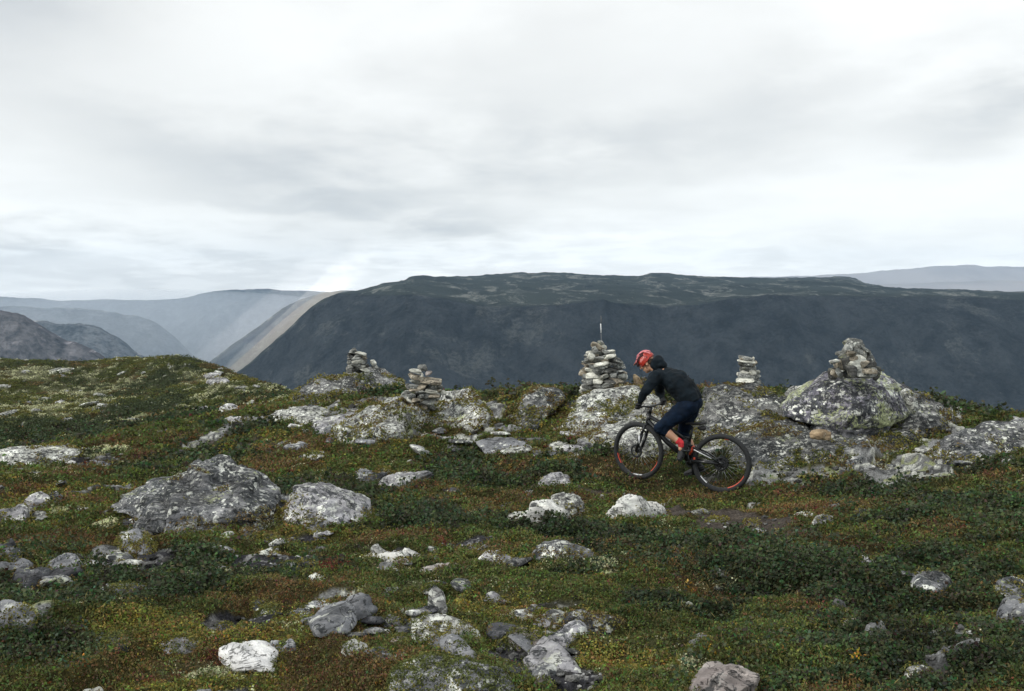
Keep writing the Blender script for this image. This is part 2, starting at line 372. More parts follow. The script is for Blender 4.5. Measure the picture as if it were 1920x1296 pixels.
# patches given by where they lie; stored as ellipses on the ground
def patch(px, py, rx, ry, amt=1.0, rot=0.0):
    p, D = hit(px, py); _, Df = hit(px, min(py + ry, 1290)); _, Db = hit(px, py - ry)
    b = max(0.5 * abs(Db - Df), ry * D / F * 1.2); b = min(b, ry * D / F * 9)
    return (p[0], p[1], rx * D / F, b, amt, rot)
def pmask(p, plist, wob=0.35, seed=71):
    m = np.zeros(len(p)); w = fbm(p, 1.3, 4, seed)
    for (cx, cy_, a, b, amt, rot) in plist:
        dx = p[:, 0] - cx; dy = p[:, 1] - cy_
        c, s_ = math.cos(rot), math.sin(rot); u = (dx * c + dy * s_) / a; v = (-dx * s_ + dy * c) / b
        q = np.sqrt(u * u + v * v) + w * wob * 2
        m = np.maximum(m, amt * (1 - sstep(q, 0.7, 1.15)))
    return m
ROCKY = [patch(*a) for a in (
 (570,780,80,14),(690,755,90,12),(600,765,120,10,.8),(700,820,80,22),(850,800,70,30),(900,770,60,12),(1010,760,50,10,.8),(1150,790,90,30),(1130,760,60,12,.8),(1150,830,80,12),
 (1330,770,70,25),(1430,800,120,40),(1600,870,150,40),(1500,880,110,25),(1400,760,80,14),(1700,780,90,26),(1750,810,70,24),(1700,870,90,16),(1820,840,80,28),(1900,810,60,12),(1320,830,60,20,.9),(1000,830,60,8,.9),(950,850,40,8,.8),
 (1640,925,60,8),(60,850,90,10),(400,960,150,30,.9),(70,1065,110,20),(250,1040,90,14,.9),(640,1125,80,24,1),(60,1150,50,14,.7),(800,1175,90,22,.9),(1000,1220,90,34,1),
 (850,1280,120,26,.8),(1350,1280,70,20,.8),(1340,1215,20,30,.6,.3),(430,800,22,40,.7),(430,770,50,8,.7),(500,760,40,10,.8))]
DARKG = [patch(*a) for a in ((520,1055,75,22),(440,1170,60,14),(560,1010,60,10,.8),(250,1200,60,10,.7),(1000,1225,80,24),(60,1095,90,14),(760,1045,60,8,.7),(240,1045,80,12,.6),(1060,1260,60,20),
 (100,870,90,10,.6),(1330,890,30,8,.5),(880,1010,60,6,.6),(1030,1140,60,8,.5))]
PATH = [patch(*a) for a in ((1250,955,100,10,.9),(1330,965,90,9,.9),(1400,980,90,14),(1480,1000,80,10,.8),(1150,925,90,7,.8),(1040,905,80,5,.7),(1640,1080,100,10,.6),(930,898,80,4,.7),(1540,1030,70,8,.5),
 (430,810,16,22,.9),(440,850,20,22,.7),(415,780,16,8,.9),(460,900,24,10,.5))]
LICH = [patch(*a) for a in ((90,760,110,16,.9),(240,775,70,10,.8),(60,705,120,14,.8),(180,730,100,10,.6),(340,700,50,5,.7),(480,730,50,12,.95),(420,740,60,12,.9),(200,800,60,10,.95),(240,790,24,6,.9),
 (330,712,60,8,.6),(520,745,40,8,.8),(115,960,45,8,.9),(210,975,50,8,.8),(60,900,40,6,.5),(280,1010,60,10,.6),(420,1070,60,20,.5),(330,1060,60,12,.5),(660,910,50,6,.3),(1130,1050,30,10,.7),
 (360,1270,140,20,.45),(1720,1270,80,20,.35),(1750,1185,60,16,.5),(190,850,50,7,.7),(250,870,40,5,.6),(1300,1265,40,16,.5),(700,1090,60,10,.4),(1000,850,30,5,.4),(880,960,60,8,.4),(150,880,60,6,.5))]
SHRUB = [patch(*a) for a in ((90,800,120,18),(280,760,90,16),(330,790,60,10),(60,820,90,8),(300,720,60,14,.8),(1880,950,70,70),(1850,1150,120,60,.9),(1450,1120,260,70,.9),(1250,1050,180,40,.9),(1700,1230,260,50,.9),
 (780,970,90,22,.9),(900,975,80,14,.7),(1100,1000,90,16,.8),(1400,1220,140,40,.6),(60,1250,140,50,.9),(100,1200,80,20,.6),(1330,1010,60,10,.4),(260,880,60,8,.5),(330,850,70,8,.5),(1880,870,60,20,.7))]
RED = [patch(*a) for a in ((280,1090,40,9),(620,1060,45,12),(840,1020,50,8,.7),(420,1240,30,10,.7),(700,1010,40,6,.5),(1040,840,40,4,.6),(1560,1030,40,5,.4))]
BRN = [patch(*a) for a in ((1120,880,160,14,.8),(700,1010,110,18,.9),(950,1025,80,10,.9),(1300,900,120,14,.7),(600,830,90,14,.8),(520,880,90,14,.8),(1480,930,80,14,.7),(1500,960,140,12,.7),(700,1250,160,24,.7),(330,960,60,8,.6),(1240,1010,80,14,.7),(180,1010,160,16,.5),(1720,1000,140,20,.5))]
GOLD = [patch(*a) for a in ((1130,1240,160,40,.9),(1220,1250,80,30,1),(520,1000,110,14,.7),(640,1000,90,14,.7),(400,1180,200,30,.5),(950,1150,100,20,.5),(560,1170,90,14,.7),(1000,870,90,10,.8),(930,755,50,6,.9),(1080,770,50,8,.6),(470,830,90,20,.7),(1500,890,60,10,.6),(1700,765,40,10,.7),(500,810,60,8,.6))]
YEL = [patch(*a) for a in ((1515,1180,26,14),(1290,1105,14,7),(1600,1240,40,12,.5),(1350,1225,14,8,.8),(1470,1200,16,10,.6),(150,1245,10,8,.8))]
def biome(p):
    """(n,8) weights: gold, green, shrub, brown, red, lichen, yellow, bare-rock, dark gravel, path"""
    r = np.sqrt((p ** 2).sum(1)); 
    a = fbm(p, 0.45, 4, 101); b = fbm(p, 1.4, 4, 111); c = fbm(p, 3.8, 3, 121); d = fbm(p, 0.9, 4, 131); e = fbm(p, 2.2, 5, 141)
    rocky = pmask(p, ROCKY, 0.4, 72); dark = pmask(p, DARKG, 0.45, 73); path = pmask(p, PATH, 0.3, 74)
    rocky = np.clip(rocky + sstep(e + 0.25 * a, 0.47, 0.56) * 0.8, 0, 1)
    # vegetation keeps pockets in the bedrock
    rocky = rocky * (1 - 0.9 * sstep(b + 0.4 * c, 0.16, 0.30))
    w = np.zeros((len(p), 10))
    w[:, 0] = sstep(a + b * .6, 0.0, 0.45) * .8 + pmask(p, GOLD, .4, 75) * 1.6
    w[:, 1] = 0.55 + sstep(b, -0.1, 0.3) * .5
    w[:, 2] = sstep(-a + c * .3, 0.05, 0.35) * .7 + pmask(p, SHRUB, .6, 76) * (1.0 + 5 * sstep(np.sqrt((p ** 2).sum(1)), 20, 26))
    w[:, 3] = sstep(d + .3 * c, 0.0, 0.4) * 1.0 + pmask(p, BRN, .45, 77) * 1.5
    w[:, 4] = sstep(e, 0.42, 0.6) * .5 + pmask(p, RED, .45, 78) * 3
    far = sstep(r, 24, 30) * (p[:, 0] < 0)
    lich = pmask(p, LICH, .55, 79)
    w[:, 5] = sstep(fbm(p, 2.8, 5, 151) + .3 * b, 0.30, 0.5) * (0.35 + 2.6 * far) + lich * 2.2 * sstep(c + b, -0.35, 0.1) 
    w[:, 6] = pmask(p, YEL, .5, 80) * .7
    w = w / w[:, :7].sum(1)[:, None]
    w[:, 7] = rocky; w[:, 8] = dark; w[:, 9] = path
    return w
BC = np.array([(.188,.172,.042),(.096,.114,.034),(.052,.070,.033),(.145,.102,.042),(.13,.042,.028),(.48,.49,.30),(.42,.28,.04)])
# polar grid: dense in front
azs = np.r_[np.linspace(-math.pi, -0.9, 40, endpoint=False), np.linspace(-0.9, -0.56, 60, endpoint=False), np.linspace(-0.56, 0.56, 820), np.linspace(0.56, 0.9, 60)[1:], np.linspace(0.9, math.pi, 40)[1:]]
rs = np.r_[0.25, np.geomspace(1.0, 3.4, 16, endpoint=False), np.geomspace(3.4, 56, 520), np.geomspace(56, 140, 40)[1:]]
AZ, RR = np.meshgrid(azs, rs); gx = (RR * np.sin(AZ)).ravel(); gy = (RR * np.cos(AZ)).ravel()
gz = Hgt(gx, gy); P2 = np.c_[gx, gy]
bw = biome(P2)
na, nr = len(azs), len(rs)
# bedrock stands proud in broken ledges, path is worn in
lay = fbm(P2, 1.1, 4, 161)
gz = gz + bw[:, 7] * (0.05 * np.round(lay * 9) / 9 * 3 + 0.035 * fbm(P2, 4.5, 4, 171) + .02) - bw[:, 9] * 0.03 - bw[:, 8] * 0.03
for cpt in (at(1353, 869, 12.45), at(1197, 845, 12.95)):
    wgt = np.exp(-((gx - cpt[0]) ** 2 + (gy - cpt[1]) ** 2) / .55 ** 2); k0 = np.argmin((gx - cpt[0]) ** 2 + (gy - cpt[1]) ** 2)
    print('wheel ground gap', cpt[2] - .374 - gz[k0]); gz = gz + wgt * (cpt[2] - .374 - .012 - gz[k0])
grad = fbm(P2, 9, 4, 181)
vc_ = bw[:, :7] @ BC * 0.34  # ground colour darkened to stand in for shade between the plants
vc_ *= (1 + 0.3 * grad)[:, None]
rg = 0.20 + 0.10 * fbm(P2, 2.5, 5, 191); rockc = np.c_[rg * 0.98, rg, rg * 1.0]
rockc[fbm(P2, 7, 4, 201) > 0.22] *= 0.35
k_ = fbm(P2, 6, 5, 211) > 0.20; rockc[k_] = (.42, .43, .39)
k_ = fbm(P2, 7, 5, 221) > 0.36; rockc[k_] = (.24, .26, .14)
darkc = np.tile((.035, .035, .04), (len(P2), 1)); darkc[fbm(P2, 14, 3, 231) > .3] = (.22, .22, .22)
pathc = np.tile((.062, .052, .044), (len(P2), 1)) * (1 + .3 * grad)[:, None]
def lerp(a, b, t): return a * (1 - t)[:, None] + b * t[:, None]
m7 = sstep(bw[:, 7] + .12 * grad, .42, .55)
vc_ = lerp(vc_, rockc, m7); vc_ = lerp(vc_, darkc, sstep(bw[:, 8], .4, .6)); vc_ = lerp(vc_, pathc, sstep(bw[:, 9], .35, .6))
vc_ = np.clip(vc_, 0.005, .8)
ii, jj = np.meshgrid(np.arange(nr - 1), np.arange(na - 1), indexing='ij')
q = (ii * na + jj).ravel(); GF = np.c_[q, q + 1, q + na + 1, q + na]

mg_, t, b = new_mat('ground_cover'); at_ = t.nodes.new('ShaderNodeAttribute'); at_.attribute_name = 'Col'
tcn = t.nodes.new('ShaderNodeTexCoord'); f1 = noise(t, tcn.outputs['Object'], 55, 5, 0.7); f2 = noise(t, tcn.outputs['Object'], 9, 5, 0.65)
mulf = mth(t, 'MULTIPLY', mrange(t, f1, 0.3, 0.7, 0.45, 1.6), mrange(t, f2, 0.3, 0.7, 0.65, 1.35))
vm = t.nodes.new('ShaderNodeVectorMath'); vm.operation = 'SCALE'; t.links.new(at_.outputs['Color'], vm.inputs[0]); t.links.new(mulf, vm.inputs['Scale'])
t.links.new(vm.outputs[0], b.inputs['Base Color']); b.inputs['Roughness'].default_value = 0.95; b.inputs['Specular IOR Level'].default_value = 0.15
bp = t.nodes.new('ShaderNodeBump'); bp.inputs['Distance'].default_value = 0.05; bp.inputs['Strength'].default_value = 1.0
t.links.new(mth(t, 'ADD', f2, mth(t, 'MULTIPLY', f1, .35)), bp.inputs['Height']); t.links.new(bp.outputs[0], b.inputs['Normal'])
pf = bw[:, 9][GF].mean(1) > 0.5
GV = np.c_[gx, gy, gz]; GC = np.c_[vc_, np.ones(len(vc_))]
def submesh(mask, name):
    Fs = GF[mask]; u, inv = np.unique(Fs, return_inverse=True)
    o = mesh_np(name, GV[u], inv.reshape(Fs.shape), mg_, cols=GC[u]); o['kind'] = 'structure'; return o
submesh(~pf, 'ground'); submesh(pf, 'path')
# exact height lookup on the built grid
def Gz(x, y):
    x = np.atleast_1d(np.asarray(x, float)); y = np.atleast_1d(np.asarray(y, float))
    a = np.arctan2(x, y); r = np.sqrt(x * x + y * y)
    fa = np.interp(a, azs, np.arange(na)); fr = np.interp(np.log(r), np.log(rs), np.arange(nr))
    i0 = np.clip(fr.astype(int), 0, nr - 2); j0 = np.clip(fa.astype(int), 0, na - 2); u = fr - i0; v = fa - j0
    Zg = gz.reshape(nr, na)
    return (Zg[i0, j0] * (1 - u) * (1 - v) + Zg[i0 + 1, j0] * u * (1 - v) + Zg[i0, j0 + 1] * (1 - u) * v + Zg[i0 + 1, j0 + 1] * u * v)

# ------------------------------------------------------------------ vegetation cover
rng = np.random.default_rng(5)
def sample_ground(n, r0, r1, amax, power=1.0):
    r = np.exp(rng.uniform(math.log(r0), math.log(r1), n)); a = rng.uniform(-amax, amax, n)
    return np.c_[r * np.sin(a), r * np.cos(a)]
vm_, t, b = new_mat('foliage'); at_ = t.nodes.new('ShaderNodeAttribute'); at_.attribute_name = 'Col'
t.links.new(at_.outputs['Color'], b.inputs['Base Color']); b.inputs['Roughness'].default_value = 0.75; b.inputs['Specular IOR Level'].default_value = 0.25
tr = t.nodes.new('ShaderNodeBsdfTranslucent'); t.links.new(at_.outputs['Color'], tr.inputs[0]); ms = t.nodes.new('ShaderNodeMixShader'); ms.inputs[0].default_value = 0.25
t.links.new(b.outputs[0], ms.inputs[1]); t.links.new(tr.outputs[0], ms.inputs[2]); t.links.new(ms.outputs[0], [n for n in t.nodes if n.type == 'OUTPUT_MATERIAL'][0].inputs[0])
def leaves(name, P, hgt, spread, size, K, cols, elong=1.6, upr=0.3, seed=1, jit=.42, zb=None):
    """K small rhomb leaves round each ground point; one mesh"""
    n = len(P)
    g = np.random.default_rng(seed)
    base = np.repeat(np.c_[P, Gz(P[:, 0], P[:, 1]) if zb is None else zb], K, 0)
    rep = lambda a: np.repeat(np.asarray(a), K, 0)
    th = g.uniform(0, 2 * math.pi, n * K); rr = np.sqrt(g.uniform(0, 1, n * K)) * rep(spread)
    dome = 1 - 0.75 * (rr / rep(spread)) ** 2
    c = base + np.c_[rr * np.cos(th), rr * np.sin(th), rep(hgt) * dome * g.uniform(0.15, 1.0, n * K)]
    d = g.normal(size=(n * K, 3)); d[:, 2] = d[:, 2] * .6 + upr; d /= np.linalg.norm(d, axis=1)[:, None]
    s2 = np.cross(d, g.normal(size=(n * K, 3))); s2 /= np.linalg.norm(s2, axis=1)[:, None] + 1e-9
    L = (rep(size) * g.uniform(.6, 1.4, n * K))[:, None]; Wd = L / elong
    V = np.stack([c - d * L * .5, c + s2 * Wd * .5, c + d * L * .5, c - s2 * Wd * .5], 1).reshape(-1, 3)
    Fc = np.arange(n * K * 4).reshape(-1, 4)
    cc = np.repeat(cols, K, 0) * (1 + g.uniform(-jit, jit, n * K))[:, None]
    cc = np.repeat(np.clip(cc, .003, .85), 4, 0)
    return mesh_np(name, V, Fc, vm_, smooth=False, cols=np.c_[cc, np.ones(len(cc))])
def rock_cover():
    M = np.zeros((760, 760), bool)
    for (V, f, spx, nm) in SURF:
        if spx < 8: continue
        q_ = np.r_[V, (V[f[:, 0]] + V[f[:, 1]] + V[f[:, 2]]) / 3]; q_ = q_[(q_[:, 2] - Gz(q_[:, 0], q_[:, 1])) > .012]
        if not len(q_): continue
        i_, j_ = cell(q_); ok = (i_ >= 0) & (i_ < 760) & (j_ >= 0) & (j_ < 760); M[i_[ok], j_[ok]] = True
    return M
def cell(p): return ((np.arctan2(p[:, 0], p[:, 1]) + .62) / 1.24 * 760).astype(int), ((np.log(np.hypot(p[:, 0], p[:, 1])) - math.log(2.9)) / math.log(32 / 2.9) * 760).astype(int)
def scatter():
    RC = rock_cover(); wheel_at = [at(1353, 869, 12.45), at(1197, 845, 12.95), at(1275, 860, 12.7)]
    def off_rock(P):
        i_, j_ = cell(P); i_ = i_.clip(0, 759); j_ = j_.clip(0, 759); return ~RC[i_, j_] | (rng.uniform(0, 1, len(P)) < .06)
    n = 300000
    P = sample_ground(n, 3.0, 30, 0.60); r = np.sqrt((P ** 2).sum(1))
    Bw = biome(P)
    g = rng.uniform(0, 1, n); cum = np.cumsum(Bw[:, :7], 1); cat = (g[:, None] > cum).sum(1).clip(0, 6)
    # sharpen: often take the dominant kind so patches read
    dom = Bw[:, :7].argmax(1); cat = np.where(rng.uniform(0, 1, n) < .55, dom, cat)
    bare = np.maximum(np.maximum(Bw[:, 7], Bw[:, 8]), Bw[:, 9] * 1.05)
    near_bike = np.min([np.hypot(P[:, 0] - w_[0], P[:, 1] - w_[1]) for w_ in wheel_at], 0) < .75; cat = np.where(near_bike & (cat == 2), 3, cat)
    keep = (bare < rng.uniform(.25, .5, n)) & off_rock(P) & ~(near_bike & (rng.uniform(0, 1, n) < .4)); P, r, cat = P[keep], r[keep], cat[keep]
    sz = np.clip(r / 6.5, .75, 3.2)
    spec = {0: ('moss_heath', .026, .030, .0165, 6, 1.5), 1: ('low_heath', .036, .034, .0190, 6, 1.9), 2: ('dwarf_shrub', .070, .050, .0240, 8, 1.4), 3: ('brown_heath', .038, .034, .0180, 6, 2.2),
            4: ('red_heath', .036, .032, .017, 6, 1.8), 5: ('reindeer_lichen', .020, .026, .0110, 9, 1.1), 6: ('yellow_heath', .055, .035, .020, 7, 1.6)}
    for k, (nm, h, sp, s_, K, elg) in spec.items():
        m = cat == k
        if m.sum() < 5: continue
        if k in (1, 0, 3): m &= rng.uniform(0, 1, len(m)) < .9
        p = P[m]; z_ = sz[m]; hv_ = np.clip(1.05 + 1.5 * fbm(p, 2.5, 3, 301 + k) + 1.1 * fbm(p, 9, 2, 311 + k), .15, 3)
        cols = BC[k] * (1 + .7 * fbm(p, 2.2, 4, 321 + k) + rng.uniform(-.2, .2, len(p)))[:, None]
        tint = rng.normal(0, .05 if k == 5 else .2, (len(p), 3)); cols = cols * (1 + tint)
        o = leaves(nm, p, h * z_ ** .6 * hv_, sp * z_, s_ * z_, K, cols, elg, .9 if k in (1, 3) else .35, seed=400 + k)
        o['kind'] = 'stuff'
    # far hill
    n = 80000
    P = sample_ground(n, 24, 52, 0.62); P = P[P[:, 0] < 0]; P = P[np.arctan2(P[:, 0], P[:, 1]) < -0.18]
    Bw = biome(P); cat = Bw[:, :7].argmax(1); mix_ = rng.uniform(0, 1, len(P)) < .35
    cat = np.where(mix_, (rng.uniform(0, 1, len(P))[:, None] > np.cumsum(Bw[:, :7], 1)).sum(1).clip(0, 6), cat)
    keep = Bw[:, 7] < rng.uniform(.2, .6, len(P)); P, cat = P[keep], cat[keep]
    cols = BC[cat] * (1 + rng.uniform(-.3, .3, len(P)))[:, None]
    o = leaves('far_heath', P, np.where(cat == 2, .17, .07), np.full(len(P), .13), np.full(len(P), .055), 8, cols, 1.5, .3, seed=500); o['kind'] = 'stuff'
    # grass blades
    n = 13000
    P = sample_ground(n, 3.0, 22, 0.58); Bw = biome(P); bare = np.maximum(Bw[:, 7], np.maximum(Bw[:, 8], Bw[:, 9]))
    P = P[(bare < .4) & (fbm(P, .8, 3, 333) > -.1) & off_rock(P)]; r = np.sqrt((P ** 2).sum(1)); s_ = np.clip(r / 7, .8, 2.4)
    cols = np.where((rng.uniform(0, 1, len(P)) < .35)[:, None], np.array([.30, .24, .09]), np.array([.09, .12, .03]))
    o = leaves('grass', P, .05 * s_ ** .5, .02 * s_, .05 * s_ ** .5, 3, cols, 16, 2.0, seed=600); o['kind'] = 'stuff'
    # small stones and gravel
    n = 30000
    P = sample_ground(n, 3.0, 24, 0.58); Bw = biome(P)
    m = (np.maximum(Bw[:, 8] * 1.5, np.maximum(Bw[:, 9] * .25, Bw[:, 7] * .35)) > rng.uniform(0.05, 1.3, n)); P = P[m]
    r = np.sqrt((P ** 2).sum(1)); k = len(P)
    ic, fc = ICO[1]
    s_ = np.clip(r / 7, .7, 2.2) * np.exp(rng.normal(-4.25, .5, k)); R_ = rng.uniform(.6, 1.3, (k, len(ic)))
    V = ic[None] * R_[..., None] * s_[:, None, None] * np.array([1.2, 1.0, .6]) ; ph = rng.uniform(0, 6.28, k)
    Vx = V[..., 0] * np.cos(ph)[:, None] - V[..., 1] * np.sin(ph)[:, None]; Vy = V[..., 0] * np.sin(ph)[:, None] + V[..., 1] * np.cos(ph)[:, None]
    V = np.stack([Vx + P[:, :1], Vy + P[:, 1:], V[..., 2] + (Gz(P[:, 0], P[:, 1]) + s_ * .25)[:, None]], -1).reshape(-1, 3)
    Fc = (fc[None] + (np.arange(k) * len(ic))[:, None, None]).reshape(-1, 3)
    g_ = np.exp(rng.normal(-2.1, .75, k)).clip(.02, .6); cc = np.repeat(np.c_[g_, g_, g_ * .98], len(ic), 0)
    o = mesh_np('gravel', V, Fc, mg_, smooth=False, cols=np.c_[cc, np.ones(len(cc))]); o['kind'] = 'stuff'

# ------------------------------------------------------------------ rock shapes
ICO = {}
for lv in (1, 2, 3, 4, 5, 6):
    bm = bmesh.new(); bmesh.ops.create_icosphere(bm, subdivisions=lv, radius=1.0)
    ICO[lv] = (np.array([v.co[:] for v in bm.verts]), np.array([[v.index for v in f.verts] for f in bm.faces])); bm.free()
def facet_r(dirs, seed, planes=16, lo=.72, hi=1.0, soft=14):
    g = np.random.default_rng(seed); nrm = g.normal(size=(planes, 3)); nrm /= np.linalg.norm(nrm, axis=1)[:, None]
    d = g.uniform(lo, hi, planes); dt = dirs @ nrm.T
    rr = np.where(dt > .05, d / np.maximum(dt, .05), 9)
    rr = np.c_[rr, np.full(len(dirs), 1.12)]
    return (np.sum(rr ** -soft, 1)) ** (-1 / soft)
def rough(V, seed, amp, scale):
    n = V / (np.linalg.norm(V, axis=1)[:, None] + 1e-9)
    a = fbm(V, scale, 5, seed, .55); rd = 1 - 2 * np.abs(fbm(V, scale * 1.7, 4, seed + 7))
    return V + n * (amp * (a * .8 + rd * .35 - .2))[:, None]
def stone_verts(size, seed, lv=3, planes=12, amp=.06, rot=None):
    d, f = ICO[lv]; V = d * facet_r(d, seed, max(8, planes - 2), .46, .95, 40)[:, None]
    V = V * 1.12; bx = (np.abs(d) ** 5).sum(1) ** -.2 * .93; V = d * np.minimum(np.linalg.norm(V, axis=1), bx)[:, None]
    V = rough(V, seed, amp, 2.2) * np.asarray(size) * .5
    if rot is not None: V = V @ np.array(Matrix.Rotation(rot[0], 3, rot[1]) if False else rot).T
    return V, f
def rotm(rx, ry, rz):
    return np.array((Matrix.Rotation(rz, 3, 'Z') @ Matrix.Rotation(ry, 3, 'Y') @ Matrix.Rotation(rx, 3, 'X')))
def outline_rock(name, pts, mat, label, D=None, depth=None, lean=0.5, seed=None, lv=None, amp=1.0, sink=.35, pw=2.25, box_=1.0, cat=None, strata=1.0):
    """a rock whose face has the outline pts (photo px); real depth, leaning back, base sunk in the ground"""
    pts = np.array(pts, float); seed = seed or int(abs(pts.sum()) * 7) % 9973 + 3
    cx = pts[:, 0].mean(); yb = pts[:, 1].max()
    if D is None: _, D = hit(cx, min(yb - 3, 1290) if yb <= 1296 else 1292)
    ex = (pts[:, 0].max() - pts[:, 0].min()) * D / F; ez = (yb - pts[:, 1].min()) * D / F
    dp = depth or max(ex * .45, ez * .8)
    Dc = D + dp * .30
    Wp = np.array([at(p[0], p[1], Dc) for p in pts])
    lowest = Wp[:, 2].min(); low = Wp[:, 2] < lowest + .35 * ez
    Wp[low, 2] -= sink * max(ez, .25 * ex)
    c = np.array([(Wp[:, 0].min() + Wp[:, 0].max()) / 2, Dc, (Wp[:, 2].min() + Wp[:, 2].max()) / 2])
    # radial function of the outline
    th = np.linspace(-math.pi, math.pi, 361); Rt = np.full(361, 1e-3); pl = Wp[:, [0, 2]] - c[[0, 2]]
    for i in range(len(pl)):
        a_, b_ = pl[i], pl[(i + 1) % len(pl)]; e = b_ - a_
        dv = np.c_[np.cos(th), np.sin(th)]; den = dv[:, 0] * (-e[1]) + dv[:, 1] * e[0]
        with np.errstate(divide='ignore', invalid='ignore'):
            tt = (a_[0] * (-e[1]) + a_[1] * e[0]) / den; ss = (dv[:, 0] * a_[1] - dv[:, 1] * a_[0]) / (dv[:, 1] * e[0] - dv[:, 0] * e[1])
            ss = ((tt * dv[:, 0] - a_[0]) * e[0] + (tt * dv[:, 1] - a_[1]) * e[1]) / (e @ e)
        ok = (tt > 0) & (ss >= -1e-6) & (ss <= 1 + 1e-6); Rt[ok] = np.maximum(Rt[ok], tt[ok])
    size_px = ex * F / D
    if lv is None: lv = 6 if size_px > 150 else 5 if size_px > 60 else 4
    d, f = ICO[lv]; fr = facet_r(d * np.array([1, 1, 1]), seed, 26, .84, 1.0, 18); d2 = d
    tht = np.arctan2(d2[:, 2], d2[:, 0]); rho = np.sqrt(d2[:, 0] ** 2 + d2[:, 2] ** 2); ay = np.abs(d2[:, 1])
    k = (rho ** pw + ay ** pw) ** (-1 / pw); R = np.interp(tht, th, Rt)
    fy = 1 - (1 - fr) * 1.0
    mixr = rho ** 3 * .6      # keep the outline where it is seen edge-on
    fx = fr * (1 - mixr) + mixr
    V = np.c_[np.cos(tht) * R * rho * k * fx, np.sign(d2[:, 1]) * ay * k * dp * .5 * fy, np.sin(tht) * R * rho * k * fx]
    S = math.sqrt(max(ex * ez, 1e-4)); n_ = d
    mid_ = (ex + ez) / 2
    a1 = fbm(V / mid_, 2.6, 5, seed, .6); rd = 1 - 2 * np.abs(fbm(V / mid_, 3.4, 4, seed + 5, .55))
    # planar joints: clip against a few planes, most of them in three joint sets
    g2 = np.random.default_rng(seed + 31); sets = [np.array(v_) for v_ in ((.25, -.35, .9), (-.75, -.6, .25), (.7, -.65, .3))]
    cuts = [(sets[i % 3] + g2.normal(0, .22, 3), g2.uniform(.66, .9)) for i in range(9)] + [(g2.normal(0, 1, 3) * [1, .8, .8] + [0, -.3, .4], g2.uniform(.74, .95)) for i in range(8)]
    for n0, q0 in cuts:
        n0 = n0 / np.linalg.norm(n0); pr = V @ n0; lim = pr.max() * q0; wv_ = .035 * fbm(V / ((ex + ez) / 2), 2.0, 3, seed + 41) * ((ex + ez) / 2)
        V = V - n0 * (np.maximum(pr - lim - wv_, 0) * .92 * (1 - .85 * rho ** 5))[:, None]
    # tilted layering with broken ledges
    g = np.random.default_rng(seed + 1); tl = np.array([g.uniform(-.5, .5), g.uniform(-.3, .3), 1.0]); tl /= np.linalg.norm(tl)
    sc1 = (V @ tl) / mid_ * 9 + 1.2 * fbm(V / mid_, 1.5, 3, seed + 9); st = (sc1 - np.floor(sc1)); st = np.abs(st - .5) * 2
    jn = fbm(V / mid_, 1.1, 4, seed + 13); jn2 = np.floor((V @ np.array([.8, .3, .5])) / mid_ * 5 + 2.5 * jn); bl = np.sin(jn2 * 12.9898 + seed) 
    disp = mid_ * (.060 * a1 + .042 * rd + .012 * fbm(V / mid_, 14, 3, seed + 71) + .020 * strata * (st ** .5 - .6) + .016 * bl) * amp
    V = V + n_ * disp[:, None] * np.array([.8, 1, 1])
    if strata > 1.1:
        hq = V @ tl + mid_ * .10 * fbm(V / mid_, 1.3, 3, seed + 51); stp = mid_ * .11; fr_ = hq / stp - np.floor(hq / stp)
        V = V + tl * ((sstep(fr_, .35, .95) - fr_) * stp * .75)[:, None]
    V[:, [0, 2]] *= 1.04
    Y0 = V[:, 1] + c[1]; V[:, 1] += (V[:, 2] - (pl[:, 1].min() + sink * ez)) * lean
    kk_ = (V[:, 1] + c[1]) / Y0; V[:, 2] = CAM[2] + (V[:, 2] + c[2] - CAM[2]) * kk_ - c[2]; V[:, 0] = (V[:, 0] + c[0]) * kk_ - c[0]
    loc = c.copy(); o = mesh_np(name, V + c, f, RM[mat], loc=loc); SURF.append((V + c, f, size_px, name))
    tag(o, label, cat or {'rock_outcrop': 'outcrop', 'flat_rock': 'rock slab'}.get(name, name)); return o
SURF = []
